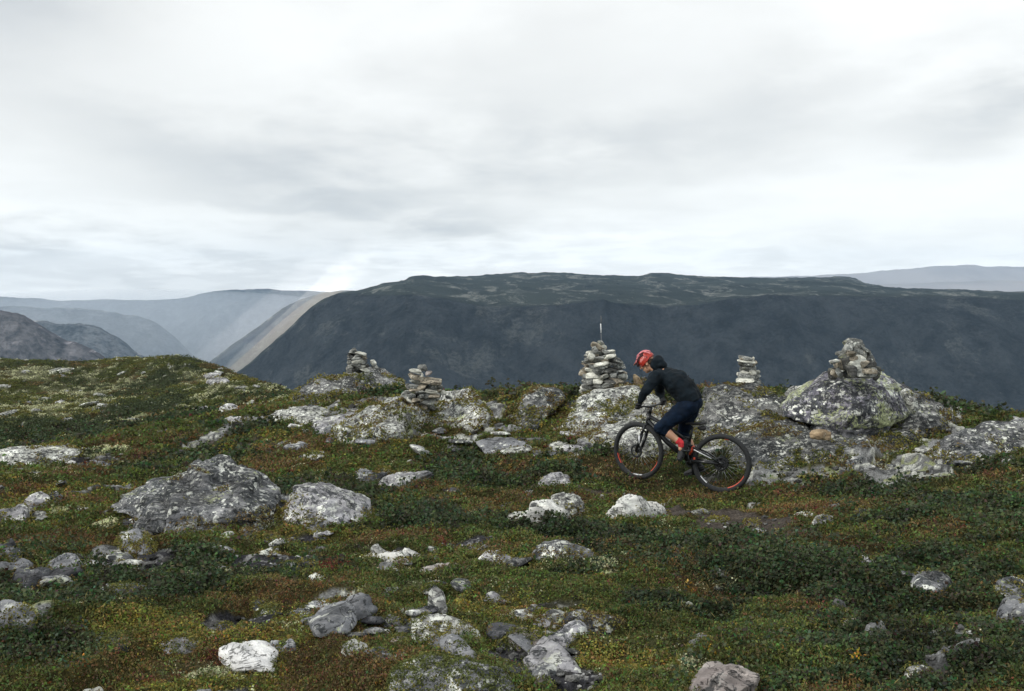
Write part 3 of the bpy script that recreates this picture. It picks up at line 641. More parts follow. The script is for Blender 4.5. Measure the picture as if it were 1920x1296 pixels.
def flat_rock(name, pts, mat, label, h=None, hk=None, seed=None, amp=1.0, **kw):
    """a slab lying on the ground: the outline laid on the ground surface, a few centimetres proud"""
    pts = np.array(pts, float); seed = seed or int(abs(pts.sum()) * 7) % 9973 + 3
    G_ = np.array([hit(min(max(p[0], -60), 1990), min(p[1], 1330))[0] for p in pts]); c = (G_.min(0) + G_.max(0)) / 2
    _, D = hit(pts[:, 0].mean(), min(pts[:, 1].mean(), 1294))
    # long thin outlines seen at grazing angle: keep a sane depth
    ex, ey = np.ptp(G_[:, 0]), np.ptp(G_[:, 1]); kY = min(1.0, 1.7 * ex / max(ey, 1e-3)); pl = (G_[:, :2] - c[:2]) * [1, kY]
    h = h or (hk * ex if hk else min(.15, .19 * ex))
    th = np.linspace(-math.pi, math.pi, 241); Rt = np.full(241, 1e-2)
    for i in range(len(pl)):
        a_, b_ = pl[i], pl[(i + 1) % len(pl)]; e = b_ - a_
        dv = np.c_[np.cos(th), np.sin(th)]; den = dv[:, 0] * (-e[1]) + dv[:, 1] * e[0]; den = np.where(np.abs(den) < 1e-9, 1e-9, den)
        tt = (a_[0] * (-e[1]) + a_[1] * e[0]) / den; ss = ((tt * dv[:, 0] - a_[0]) * e[0] + (tt * dv[:, 1] - a_[1]) * e[1]) / (e @ e)
        ok = (tt > 0) & (ss >= -1e-6) & (ss <= 1 + 1e-6); Rt[ok] = np.maximum(Rt[ok], tt[ok])
    spx = ex * F / D; d, f = ICO[5 if spx > 50 else 4]
    fr = facet_r(d, seed, 14, .70, 1.0, 24); tht = np.arctan2(d[:, 1], d[:, 0]); rho = np.sqrt(d[:, 0] ** 2 + d[:, 1] ** 2); az_ = np.abs(d[:, 2])
    pw = 3.2; k = (rho ** pw + az_ ** pw) ** (-1 / pw); R = np.interp(tht, th, Rt)
    frx = .5 + .5 * fr; V = np.c_[np.cos(tht) * R * rho * k * frx, np.sin(tht) * R * rho * k * frx, np.zeros(len(d))] * 1.08; mid_ = max(ex, .05)
    V[:, :2] *= (1 + .10 * fbm(V[:, :2] / mid_ * 1.0, 4, 4, seed))[:, None]
    z_noise = fbm(V / mid_, 2.2, 5, seed + 61, .6)
    x, y = V[:, 0] + c[0], V[:, 1] + c[1]
    gp = np.array([Gz(c[0] + a * ex * .35, c[1] + b_ * ey * kY * .35)[0] for a, b_ in ((1, 0), (-1, 0), (0, 1), (0, -1))])
    pln = gp.mean() + (gp[0] - gp[1]) / (ex * .7) * V[:, 0] + (gp[2] - gp[3]) / (max(ey * kY, .02) * .7) * V[:, 1]
    up = d[:, 2] > 0; top = az_ * k * fr
    z = np.where(up, h * top * (1 + .8 * z_noise), -h * 1.5 * top) + (h * .22 * fbm(V / mid_, 3.5, 4, seed + 3) + h * .18 * np.sign(np.sin(6 * fbm(V / mid_, 1.2, 3, seed + 5) + V[:, 0] / mid_ * 5))) * amp
    z = np.where(up, np.maximum(z, -.05), z) + (pln * .75 + Gz(x, y) * .25)
    W_ = np.c_[x, y, z]; loc = np.array([c[0], c[1], gp.mean()])
    o = mesh_np(name, W_, f, RM[mat], loc=loc); SURF.append((W_, f, spx, name))
    tag(o, label, 'rock slab' if name == 'flat_rock' else name); return o
def box_rock(name, x0, y0, x1, y1, mat, label, flat=False, **kw):
    g = np.random.default_rng(int(x0 * 3 + y0 * 7) + 1); n = 11; P = []
    cx, cy_ = (x0 + x1) / 2, (y0 + y1) / 2
    sk = g.uniform(-.25, .25)
    for i in range(n):
        a = 2 * math.pi * i / n + g.uniform(-.15, .15); r_ = g.uniform(.86, 1.06)
        c_, s_ = math.cos(a), math.sin(a); e = .75
        X_ = math.copysign(abs(c_) ** e, c_) * r_; Y_ = math.copysign(abs(s_) ** e, s_) * r_
        if Y_ > 0: Y_ *= 1 - sk * X_
        P.append((cx + X_ * (x1 - x0) / 2, cy_ - Y_ * (y1 - y0) / 2))
    kw.setdefault('seed', int(x0 + y0 * 3))
    if flat or (name == 'flat_rock' and y0 > 860) or (y0 > 860 and (y1 - y0) < .64 * (x1 - x0) and 'D' not in kw): return flat_rock(name, P, mat, label, seed=kw['seed'])
    return outline_rock(name, P, mat, label, **kw)

# ------------------------------------------------------------------ outcrops and boulders
B_ = box_rock
def R_(name, pts, mat, label, flat=None, **kw):
    ys = [p[1] for p in pts]
    if flat is None: flat = name == 'flat_rock' and min(ys) > 860 and 'fin' not in label
    return (flat_rock if flat else outline_rock)(name, pts, mat, label, **kw)
R_('rock_outcrop', [(515,768),(555,735),(600,714),(640,702),(665,694),(700,690),(738,708),(757,732),(752,752),(690,765),(630,772),(560,785)], 'outcrop', 'dark grey pyramid-shaped outcrop carrying the farthest cairn on its summit', D=19.5, depth=3.2, lean=.9, strata=1.6)
R_('rock_outcrop', [(625,850),(650,815),(690,785),(740,768),(800,762),(815,790),(780,815),(740,845),(700,862),(650,858)], 'palelichen', 'streaky slanting slab with pale foot, below left of the cairn with the wide capstone', flat=True, h=.26)
R_('rock_outcrop', [(775,790),(810,758),(850,744),(895,750),(905,775),(892,800),(905,835),(912,858),(885,868),(840,842),(790,830)], 'palelichen', 'broad pale outcrop sloping down right of the cairn with the wide capstone', flat=True, h=.26)
R_('flat_rock', [(505,775),(560,762),(640,768),(620,785),(585,800),(530,795)], 'palelichen', 'pale flat ledge at the left foot of the pyramid-shaped outcrop', lean=1.3, strata=2)
R_('flat_rock', [(590,790),(640,778),(700,772),(720,780),(660,796),(600,806)], 'pale', 'thin pale ledge in brown heath between the two left cairns', lean=1.3)
R_('rock_outcrop', [(958,778),(985,745),(1012,730),(1050,731),(1062,748),(1030,765),(1000,785),(970,798)], 'outcrop', 'low knobbly outcrop with a mossy top on the brow left of the tallest cairn', lean=.8, depth=1.6)
R_('rock_outcrop', [(1055,812),(1080,785),(1110,762),(1160,752),(1215,750),(1250,775),(1262,810),(1240,845),(1180,852),(1120,838),(1075,828)], 'palelichen', 'long pale lichen-crusted outcrop behind the front wheel of the bicycle', flat=True, h=.26)
R_('flat_rock', [(890,828),(940,822),(1000,832),(1030,848),(985,852),(915,842)], 'grey', 'flat grey slab flush with the turf halfway between capstone cairn and bicycle', lean=1.5)
R_('flat_rock', [(1060,758),(1090,738),(1180,732),(1240,740),(1250,762),(1150,770)], 'outcrop', 'rubbly rock shelf on which the tallest cairn stands', D=17.2, depth=1.6, lean=.7, strata=2)
R_('rock_outcrop', [(1310,850),(1318,780),(1340,742),(1400,740),(1470,738),(1510,765),(1520,820),(1490,880),(1430,905),(1370,900),(1325,880)], 'outcrop', 'grey lichen-speckled rock face directly behind the rear wheel of the bicycle', D=13.1, depth=2.6, lean=1.0, strata=1.2)
R_('rock_outcrop', [(1430,850),(1480,815),(1560,818),(1640,815),(1710,812),(1748,840),(1745,895),(1700,925),(1620,932),(1540,905),(1470,890)], 'outcrop', 'broad rounded rock mass with black streaks under the big tilted boulder', D=12.2, depth=2.4, lean=.8)
R_('rock_outcrop', [(1340,880),(1370,830),(1420,800),(1480,795),(1540,810),(1560,860),(1530,905),(1470,922),(1400,915)], 'outcrop', 'rounded grey rock swelling between the rear wheel and the black-streaked rock mass', D=12.5, depth=2.0, lean=.9, strata=1.2)
R_('rock_outcrop', [(1640,850),(1655,775),(1700,742),(1745,748),(1778,775),(1790,805),(1775,838),(1730,850),(1690,856)], 'outcrop', 'humped outcrop with orange moss at the right end of the tilted boulder', D=13.4, depth=1.8, lean=.25)
R_('rock_outcrop', [(1755,860),(1775,825),(1830,805),(1880,830),(1885,865),(1870,890),(1800,895),(1765,885)], 'lichen', 'low wide boulder with a yellow lichen spot right of the black-streaked rock mass', lean=.8, depth=1.5)
R_('flat_rock', [(1820,812),(1850,796),(1905,790),(1960,800),(1960,850),(1895,842),(1840,832)], 'lichen', 'speckled rock shelf cut by the right edge of the photo below the brow', lean=1.0)
R_('boulder', [(1472,768),(1500,742),(1530,722),(1556,703),(1600,690),(1640,692),(1668,716),(1690,733),(1702,752),(1698,768),(1665,788),(1610,806),(1560,801),(1520,790),(1482,785)], 'boulder', 'huge tilted slab-like boulder blotched black, white and yellow-green beneath a cairn', D=13.4, depth=1.2, lean=.45, sink=.0, pw=2.8, strata=.6, amp=.8)
R_('boulder', [(1536,796),(1580,800),(1640,793),(1672,783),(1660,805),(1620,822),(1560,828),(1528,815)], 'dark', 'dark wedge rock toned for the shaded gap under the tilted boulder', D=13.3, depth=1.1, lean=.0, sink=.15)  # dark tone put in for the undercut shade beneath the boulder
B_('stone', 1520,806,1560,820, 'tan', 'small brown stone jammed under the tilted boulder', D=12.55, lean=.1, depth=.25)
R_('flat_rock', [(1668,733),(1650,706),(1690,722),(1722,738),(1728,750),(1700,752)], 'dark', 'dark flat stone leaning down the right shoulder of the tilted boulder', D=14.1, depth=.7, lean=.1, sink=.1)
R_('stone', [(1690,735),(1700,728),(1712,734),(1722,752),(1712,764),(1698,750)], 'palelichen', 'pale angular stone at the right corner of the tilted boulder', D=13.2, depth=.3, lean=.1)
R_('boulder', [(205,946),(245,926),(262,912),(300,908),(345,898),(368,884),(385,876),(408,879),(424,896),(468,902),(478,912),(508,926),(524,952),(562,988),(500,1002),(440,996),(400,982),(372,996),(330,976),(300,964),(260,958)], 'lichen', 'largest left foreground boulder, dark with cream lichen flakes and a peaked top', lean=.7, depth=1.9, sink=.05, strata=2.4, pw=2.1, amp=1.5)
R_('boulder', [(303,1003),(312,975),(340,960),(370,968),(362,995),(340,1008)], 'grey', 'small grey boulder at the front foot of the peaked lichen boulder', lean=.5)
R_('boulder', [(528,985),(540,935),(556,914),(600,914),(650,932),(680,948),(692,978),(650,988),(580,994)], 'pale', 'pale grey block-shaped boulder right beside the peaked lichen boulder', lean=.55, depth=1.0, strata=.7)
R_('boulder', [(512,950),(530,935),(552,930),(556,965),(530,980)], 'grey', 'squat grey rock wedged between the peaked and the pale block boulder', lean=.5)
R_('stone', [(655,945),(660,925),(680,924),(692,940),(680,950)], 'palelichen', 'small upright stone on the right end of the pale block boulder', lean=.2)
R_('boulder', [(28,955),(55,930),(75,921),(92,930),(82,955),(50,962)], 'pale', 'pale wedge-shaped rock in the left turf beside a rounded grey one', lean=.6)
R_('boulder', [(84,945),(90,925),(105,921),(116,932),(112,945),(98,952)], 'grey', 'rounded grey rock touching the pale wedge-shaped rock on the left slope', lean=.3)
B_('flat_rock', -20,966,52,986, 'pale', 'thin pale ledge at the left edge below the wedge-shaped rock', lean=1)
B_('boulder', 224,1014,290,1042, 'grey', 'smooth egg-shaped grey stone among dark gravel left of centre', lean=.3)
B_('flat_rock', -20,1052,64,1078, 'grey', 'upper flat grey rock at the left edge of the gravelly strip', lean=.8)
B_('flat_rock', 88,1050,160,1074, 'grey', 'flat grey rock in the middle of the left gravelly strip', lean=.8)
B_('flat_rock', 20,1076,86,1106, 'dark', 'lower dark rock in the left gravelly strip', lean=.8)
B_('flat_rock', 186,1099,286,1124, 'grey', 'long low whaleback stone beside the red heath patch', lean=.6)
R_('boulder', [(-25,1175),(-20,1138),(20,1128),(55,1140),(70,1158),(55,1172),(20,1180)], 'grey', 'rounded grey boulder cut by the left edge of the photo', lean=.4)
B_('stone', 198,1189,242,1216, 'dark', 'small dark grey stone beside a dark gap in the lower left turf', lean=.3)
B_('stone', 170,1196,200,1206, 'grey', 'thin sliver of grey stone left of the small dark grey stone', lean=.5)
R_('boulder', [(285,1226),(300,1206),(330,1197),(365,1199),(384,1207),(350,1220),(310,1230)], 'pale', 'pale wedge stone a little left of and above the white quartz slab', lean=.6)
R_('flat_rock', [(408,1232),(430,1215),(465,1210),(500,1213),(515,1230),(508,1258),(480,1264),(440,1255)], 'quartz', 'bright white flat quartz slab in the lower left turf', lean=2.0, depth=.30, amp=.5, sink=.5)
B_('flat_rock', 505,1207,552,1226, 'grey', 'flat grey stone touching the right side of the white quartz slab', lean=.8)
B_('flat_rock', 393,1025,442,1042, 'grey', 'thin grey stone overhanging a dark hollow below the peaked boulder', lean=.4)
for k, (x, y, w, h, m, l) in enumerate(((470,1060,30,16,'dark','dark stone at the left end of the black rubble below the peaked boulder'),(500,1072,34,15,'dark','flat dark stone in the middle of the black rubble'),(545,1058,40,16,'grey','pale-topped stone in the black rubble'),
    (575,1064,34,24,'dark','blocky black stone at the right end of the black rubble'),(525,1040,36,14,'grey','grey stone at the upper rim of the black rubble'),(505,1012,36,18,'grey','grey stone just below the gap between peaked and block boulder'),(470,1010,26,16,'dark','dark stone below the right foot of the peaked boulder'),
    (420,1168,30,14,'dark','black stone in the small rubble hollow above the white quartz slab'),(455,1172,36,14,'grey','grey stone in the small rubble hollow above the white quartz slab'),(485,1178,30,12,'dark','rightmost stone in the small rubble hollow above the white quartz slab'))):
    B_('stone', x - w / 2, y - h / 2, x + w / 2, y + h / 2, m, l, lean=.3)
B_('boulder', 475,1124,532,1150, 'lichen', 'mossy brown-topped hump left of two grey slabs', lean=.5)
R_('flat_rock', [(560,1148),(585,1120),(620,1100),(640,1106),(632,1135),(600,1150)], 'palelichen', 'slanting grey-green slab, upper one of the pair at centre left', lean=.8)
R_('flat_rock', [(575,1165),(640,1138),(680,1140),(708,1152),(690,1166),(620,1172)], 'grey', 'wide grey slab just below the slanting grey-green slab', lean=.9)
R_('stone', [(638,1226),(645,1208),(665,1200),(690,1208),(682,1220),(655,1230)], 'white', 'small bright white lichen stone right of the quartz slab', lean=.4)
B_('stone', 716,1156,756,1176, 'pale', 'pale pointed stone up left of the lumpy lichen boulder', lean=.4)
B_('stone', 728,1194,766,1214, 'pink', 'pinkish stone below left of the lumpy lichen boulder', lean=.4)
B_('stone', 716,1180,734,1194, 'pale', 'pebble-sized pale stone above the pinkish stone', lean=.4)
R_('flat_rock', [(808,1158),(803,1125),(806,1102),(820,1098),(832,1112),(842,1140),(838,1160)], 'palelichen', 'upright fin of grey rock standing above the lumpy lichen boulder', lean=.3, depth=.12)
R_('boulder', [(770,1172),(790,1157),(830,1156),(870,1166),(900,1182),(908,1200),(870,1206),(815,1203),(778,1190)], 'palelichen', 'lumpy lichen-covered boulder at lower centre below the upright fin', lean=.5)
R_('flat_rock', [(803,1212),(820,1205),(860,1213),(888,1222),(892,1238),(870,1238),(830,1226)], 'grey', 'long thin stick-like grey stone below the lumpy lichen boulder', lean=.3)
B_('stone', 822,1241,862,1266, 'palelichen', 'greenish stone above the big bottom boulder', lean=.4)
R_('boulder', [(712,1310),(735,1276),(790,1256),(860,1244),(920,1252),(955,1276),(978,1310),(900,1340),(800,1340)], 'lichen', 'big rounded lichen boulder cut by the bottom edge of the photo', D=3.85, lean=.4, depth=.5, sink=.5)
R_('flat_rock', [(1090,1192),(1075,1190),(1040,1200),(1010,1222),(985,1240),(990,1254),(1020,1250),(1050,1228),(1092,1204)], 'pale', 'elongated pale slab slanting from lower centre up to the right', lean=.9, depth=.3)
B_('boulder', 946,1187,1012,1212, 'pink', 'low pinkish grey stone left of the elongated pale slab', lean=.5)
R_('boulder', [(1048,1186),(1056,1155),(1080,1145),(1120,1150),(1165,1160),(1178,1182),(1150,1194),(1090,1194)], 'lichen', 'blocky grey boulder with black blotches above the elongated pale slab', lean=.4)
B_('stone', 965,1258,1010,1275, 'pale', 'small white-topped stone in the dark gravel at bottom centre', lean=.4)
B_('stone', 1000,1272,1040,1300, 'pink', 'rounded pinkish stone at the bottom edge near the centre', lean=.3)
R_('stone', [(885,1056),(905,1038),(932,1031),(962,1048),(950,1058),(915,1062)], 'pale', 'small tent-shaped grey stone in orange heath right of the flat ledge', lean=.5)
R_('flat_rock', [(768,1078),(790,1066),(850,1058),(888,1066),(850,1077),(800,1082)], 'pink', 'long flat pinkish ledge above the upright fin', lean=1.1)
R_('flat_rock', [(680,1046),(710,1036),(750,1033),(782,1042),(760,1050),(710,1051)], 'white', 'flat whitish ledge at centre left, above the pinkish ledge', lean=1.1)
B_('stone', 790,1038,828,1051, 'palelichen', 'small pale stone at the right end of the flat whitish ledge', lean=.6)
R_('boulder', [(988,1040),(1005,1022),(1040,1014),(1080,1022),(1120,1036),(1105,1050),(1050,1048),(1000,1053)], 'lichen', 'low lumpy grey rock with a white end right of the tent-shaped stone', lean=.7)
R_('boulder', [(1026,956),(1034,930),(1055,923),(1080,928),(1096,945),(1092,962),(1062,968)], 'palelichen', 'round whitish-green lichen boulder in the turf below the bicycle path', lean=.3)
R_('flat_rock', [(950,978),(990,966),(1035,957),(1070,970),(1062,982),(1030,990),(985,988)], 'white', 'low bright white slab just left below the round lichen boulder', lean=.8)
R_('flat_rock', [(1133,978),(1160,964),(1195,955),(1238,958),(1246,966),(1200,974),(1160,986)], 'white', 'curved bright white slab right of the round lichen boulder', lean=.8)
R_('flat_rock', [(658,905),(672,888),(692,880),(712,890),(722,900),(700,910)], 'grey', 'smooth grey slab on the path left of centre', lean=1.1)
R_('flat_rock', [(712,912),(730,900),(780,895),(815,900),(790,906),(750,916)], 'pale', 'thin pale slab extending right from the smooth grey slab', lean=1.2)
R_('flat_rock', [(1006,908),(1020,899),(1060,898),(1072,908),(1050,913)], 'pale', 'flat pale slab on the path straight below the brow gap', lean=1.0)
B_('stone', 1166,924,1186,937, 'pale', 'small pale stone on the path left of the front wheel', lean=.5)
B_('stone', 1238,940,1256,950, 'white', 'tiny white stone beside the path under the bicycle', lean=.5)
B_('stone', 1252,930,1284,940, 'pale', 'flat pale stone on the path under the bicycle', lean=.6)
R_('stone', [(1520,978),(1530,967),(1550,965),(1568,972),(1560,980),(1538,984)], 'pale', 'pale pointed stone alone in the turf right of the rear wheel', lean=.4)
B_('stone', 1608,956,1636,972, 'lichen', 'rounded greenish stone further right of the pale pointed stone', lean=.4)
R_('flat_rock', [(1385,992),(1400,987),(1440,998),(1465,1006),(1440,1010),(1410,1003)], 'grey', 'long flat grey slab in the dirt path at the right', lean=1.0)
B_('stone', 1395,974,1428,984, 'pale', 'little pale stone in the dirt just above the long flat slab', lean=.6)
B_('stone', 1330,968,1366,978, 'grey', 'little grey stone in the dirt path behind the rear wheel', lean=.6)
B_('flat_rock', 1614,1058,1652,1072, 'pale', 'small worn stone, upper left one of the stepping group on the right', lean=.7)
B_('flat_rock', 1684,1077,1726,1090, 'grey', 'flat worn stone in the middle of the stepping group on the right', lean=.7)
B_('flat_rock', 1722,1075,1766,1088, 'grey', 'flat worn stone at the upper right of the stepping group', lean=.7)
B_('flat_rock', 1708,1090,1788,1114, 'lichen', 'widest, lowest stone of the stepping group on the right', lean=.6)
R_('boulder', [(1868,1130),(1872,1096),(1895,1086),(1960,1085),(1970,1140),(1900,1142)], 'grey', 'large smooth grey boulder cut by the right edge of the photo', lean=.4)
B_('flat_rock', 1862,1150,1960,1178, 'grey', 'flat slab at the right edge just below the smooth grey boulder', lean=.6)
R_('flat_rock', [(1290,1200),(1300,1193),(1325,1205),(1345,1235),(1375,1255),(1392,1268),(1370,1268),(1340,1250),(1312,1225)], 'lichen', 'long curved rock rib running to the lower right from bottom centre', lean=.6, depth=.2)
B_('flat_rock', 1295,1268,1420,1310, 'pink', 'crumbly pinkish slab at the bottom edge right of centre', lean=.9)
B_('stone', 1582,1158,1618,1186, 'pink', 'tan-pink stone half hidden in shrubs at lower right', lean=.4)
B_('boulder', 1698,1248,1742,1284, 'palelichen', 'white lichen-coated stone among shrubs at lower right', lean=.4)
R_('boulder', [(404,784),(412,764),(428,757),(446,762),(462,775),(455,786),(425,790)], 'pale', 'rounded pale boulder on the dip where the left spur meets the hill', D=20.8, lean=.3)
B_('stone', 496,784,512,798, 'pale', 'small square block in the turf right of the rounded pale boulder', lean=.2)
R_('flat_rock', [(-20,872),(-15,846),(60,842),(110,838),(150,846),(120,862),(60,872)], 'palelichen', 'long striped ledge on the left edge below the shaded hollow', D=14.5, lean=1.1, depth=1.2)
B_('stone', 104,832,140,848, 'pale', 'pale lump on the right end of the striped ledge', D=16.2, lean=.4)
B_('stone', 1048,724,1066,742, 'white', 'round white stone on the brow just left of the tallest cairn', D=18.0, lean=.1)
R_('stone', [(1186,706),(1190,701),(1197,706),(1205,722),(1203,736),(1196,732)], 'tan', 'tall tan stone leaning by the tallest cairn in front of the rider\'s chest', D=17.2, depth=.15, lean=0, sink=.3)
B_('stone', 1196,704,1216,740, 'dark', 'dark block stone behind the rider\'s forearm', D=17.6, lean=0, depth=.2)
B_('stone', 1330,728,1364,748, 'pink', 'flat pinkish boulder on the brow left of the slender cairn', D=16.5, lean=.4)
R_('stone', [(1410,742),(1418,736),(1430,738),(1446,734),(1440,744),(1425,748),(1414,749)], 'tan', 'bright tan stone at the right foot of the slender cairn', D=15.6, lean=.2, depth=.2)
B_('stone', 1398,738,1412,748, 'tan', 'little tan stone touching the foot of the slender cairn', D=15.6, lean=.2)
B_('stone', 1150,744,1180,756, 'pale', 'pale stone on the shelf in front of the tallest cairn', D=16.4, lean=.3)
B_('stone', 1170,728,1196,746, 'pale', 'grey-white block at the right base of the tallest cairn', D=16.9, lean=.2)
R_('stone', [(1472,738),(1488,725),(1505,722),(1520,728),(1500,740),(1484,748)], 'palelichen', 'pointed pale stone on the brow left of the tilted boulder', D=14.6, lean=.3)
B_('stone', 662,756,680,770, 'white', 'round white stone in turf between the two left cairns', D=18.5, lean=.2)
B_('stone', 1908,880,1922,890, 'pale', 'pale stone in shrubs at the right edge under the rock shelf', lean=.3)
# more half-buried stones where the bedrock breaks through
g = np.random.default_rng(77)
extra = []
for (x0, y0, x1, y1, n_) in ((560,760,900,850,26),(930,740,1240,850,26),(1300,740,1760,900,20),(1780,800,1915,880,10),(0,1040,300,1100,10),(380,960,620,1080,10),(620,1080,900,1200,12),(940,1150,1100,1290,10),(0,690,500,790,34),(640,1010,900,1080,6),(700,1200,1100,1290,8)):
    for _ in range(n_): extra.append((g.uniform(x0, x1), g.uniform(y0, y1)))
mats = ['grey', 'pale', 'lichen', 'palelichen', 'dark']
for i, (px, py) in enumerate(extra):
    p, D = hit(px, py)
    if D > 60: continue
    sz = math.exp(g.normal(-1.75, .42)) * (1.0 if D > 9 else .55) * (1.5 if D > 24 else 1)
    V, f = stone_verts((sz * g.uniform(1, 2.2), sz * g.uniform(.8, 1.5), sz * g.uniform(.3, .5)), 900 + i, 3, 12, .08, rotm(g.uniform(-.3, .3), g.uniform(-.3, .3), g.uniform(0, 6)))
    loc = np.array([p[0], p[1], Gz(p[0], p[1])[0] + sz * .03])
    o = mesh_np('stone', V + loc, f, RM[mats[g.integers(0, 5)] if D < 24 else 'palelichen'], loc=loc)
    wd = {'grey_rock': 'grey', 'pale_rock': 'pale', 'lichen_rock': 'dark lichen-flecked', 'pale_lichen_rock': 'pale lichen-crusted', 'dark_rock': 'blackish'}[o.data.materials[0].name]
    area = ('on the lichen-pale hill at the far left' if px < 520 and py < 800 else 'near the two left cairns' if px < 925 and py < 860 else 'on the brow around the tallest cairn' if px < 1260 and py < 860 else
            'around the rock mass below the tilted boulder' if px < 1765 and py < 910 else 'by the rock shelf at the right edge' if px > 1765 else 'in the gravelly strip at the left edge' if px < 310 else
            'around the black rubble below the peaked boulder' if px < 625 and py < 1085 else 'in the dark gravel at bottom centre' if px > 900 and py > 1140 else 'among the ledges of the middle foreground')
    tag(o, f'small {wd} stone half buried {area}', 'stone', 'small stones ' + area)

# low broken slabs flush with the turf
MW = {'grey': 'grey', 'pale': 'pale grey', 'lichen': 'dark lichen-flecked', 'palelichen': 'lichen-crusted', 'dark': 'blackish'}
for (x0, y0, x1, y1, n_, w0, w1, area) in ((0,1035,330,1115,12,26,70,'in the gravelly strip at the left edge'),(390,1000,640,1095,12,22,56,'around the black rubble below the peaked boulder'),(560,1085,760,1180,8,26,66,'beside the slanting grey-green slab'),
        (740,1090,960,1250,9,24,64,'around the lumpy lichen boulder'),(930,1140,1130,1285,9,26,70,'in the dark gravel at bottom centre'),(640,1020,1130,1085,12,22,60,'amid the ledges of the middle foreground'),(560,880,960,990,8,20,50,'along the path left of the bicycle'),
        (0,870,300,1000,8,22,56,'on the grassy slope above the left gravelly strip'),(930,760,1080,860,10,22,60,'between the two low outcrops left of the bicycle'),(520,780,640,860,6,24,60,'on the slope below the pyramid-shaped outcrop'),(1290,950,1800,1110,7,22,50,'along the path right of the bicycle'),
        (0,700,500,800,9,16,40,'on the lichen-pale hill at the far left')):
    for _ in range(n_):
        px, py, w = g.uniform(x0, x1), g.uniform(y0, y1), g.uniform(w0, w1); hgt = w * g.uniform(.22, .42); mt = mats[g.integers(0, 5)] if y0 > 850 else ['palelichen', 'pale', 'grey'][g.integers(0, 3)]; m_ = g.integers(6, 9); sk = g.uniform(-.3, .3)
        pts = []
        for i in range(m_):
            a = 2 * math.pi * (i + g.uniform(-.3, .3)) / m_; r_ = g.uniform(.75, 1.1); pts.append((px + math.cos(a) * r_ * w / 2 + math.sin(a) * sk * w / 2, py - math.sin(a) * r_ * hgt / 2))
        o = flat_rock('flat_rock', pts, mt, f'low {MW[mt]} slab {area}', hk=.12, seed=int(px * 7 + py)); o['group'] = 'low slabs ' + area

# ------------------------------------------------------------------ cairns
def cairn(label, prof, D, layer, seed, mats_, wts, lay_w=2.2, jitter=.12, extra=(), depth=.75, name='stone_cairn'):
    """prof: (py, xl, xr) from bottom to top; courses of flat stones laid round an ellipse"""
    g = np.random.default_rng(seed); prof = sorted(prof, key=lambda q_: -q_[0])
    yb, yt = prof[0][0], prof[-1][0]; s_ = D / F
    base = at((prof[0][1] + prof[0][2]) / 2, yb, D); root = empty(name, base)
    tag(root, label, 'cairn')
    ys = [q_[0] for q_ in prof][::-1]; L = [q_[1] for q_ in prof][::-1]; Rr = [q_[2] for q_ in prof][::-1]
    y = yb; ci = 0
    def put(px, py, dy, w, h, dpt, mt, tilt=None, yaw=None):
        c = at(px, py, D + dy)
        V, f = stone_verts((w * 1.15, dpt * 1.1, h * 1.15), int(g.integers(1, 1e6)), 3, 9, .05, rotm(*(tilt or (g.normal(0, .12), g.normal(0, .2))), yaw if yaw is not None else g.uniform(-.35, .35)))
        mesh_np('stone', V + c, f, RM[mt], parent=root, loc=base, smooth=False)
    while y > yt + layer * .3:
        h = layer * g.uniform(.75, 1.5); ym = y - h / 2
        xl = np.interp(ym, ys, L); xr = np.interp(ym, ys, Rr); cx = (xl + xr) / 2; a = (xr - xl) / 2 * s_; b_ = a * depth
        w0 = layer * lay_w * s_
        if a < w0 * .75:
            put(cx + g.normal(0, 1), ym, 0, 2 * a * 1.05, h * s_ * 1.25, 2 * b_ + .05, g.choice(mats_, p=wts))
        else:
            put(cx, ym, .0, a * 1.25, h * s_ * 1.1, b_ * 1.1, 'cairn_dark')           # core
            per = math.pi * (a + b_); cnt = max(4, int(per / w0)); off = g.uniform(0, 6.28)
            for k in range(cnt):
                th = off + 2 * math.pi * k / cnt + g.normal(0, .08)
                if math.sin(th) > .55: continue                                      # the far side shows nothing
                w = w0 * math.exp(g.normal(0, .28)); hh = h * s_ * g.uniform(.6, 1.5)
                xx = math.cos(th) * (a - w * .42); yy = math.sin(th) * (b_ - w * .25)
                put(cx + xx / s_, ym + g.normal(0, layer * jitter), yy, w, hh, w * g.uniform(.7, 1.1), g.choice(mats_, p=wts))
        y -= h * .92; ci += 1
    for e in extra: put(e[0], e[1], e[4], e[2] * s_, e[3] * s_, e[5] if len(e) > 5 else e[2] * s_ * .7, e[6] if len(e) > 6 else 'cairn_pale', tilt=(0, math.radians(e[7]) if len(e) > 7 else 0), yaw=0)
    return root
MT = ['cairn_grey', 'cairn_warm', 'cairn_pale', 'cairn_dark']
cairn('tallest cairn, broad beehive stack with a thin pole sticking up from its top', [(742,1088,1184),(725,1089,1178),(700,1090,1175),(690,1090,1172),(676,1094,1160),(664,1100,1154),(655,1106,1142),(648,1118,1136)], 17.0, 8.5, 3, MT, [.42,.2,.26,.12], 2.5,
      extra=((1127,643,14,8,0,.1,'cairn_grey',0),(1131,651,11,8,-.05,.1,'cairn_pale',10),(1108,668,14,20,-.22,.1,'cairn_pale',20),(1143,668,22,9,-.22,.12,'cairn_pale',-20),(1128,683,30,7,-.3,.14,'cairn_pale',-8),(1115,657,12,12,-.15,.1,'cairn_grey',30),(1160,677,18,7,-.2,.12,'cairn_grey',25)))
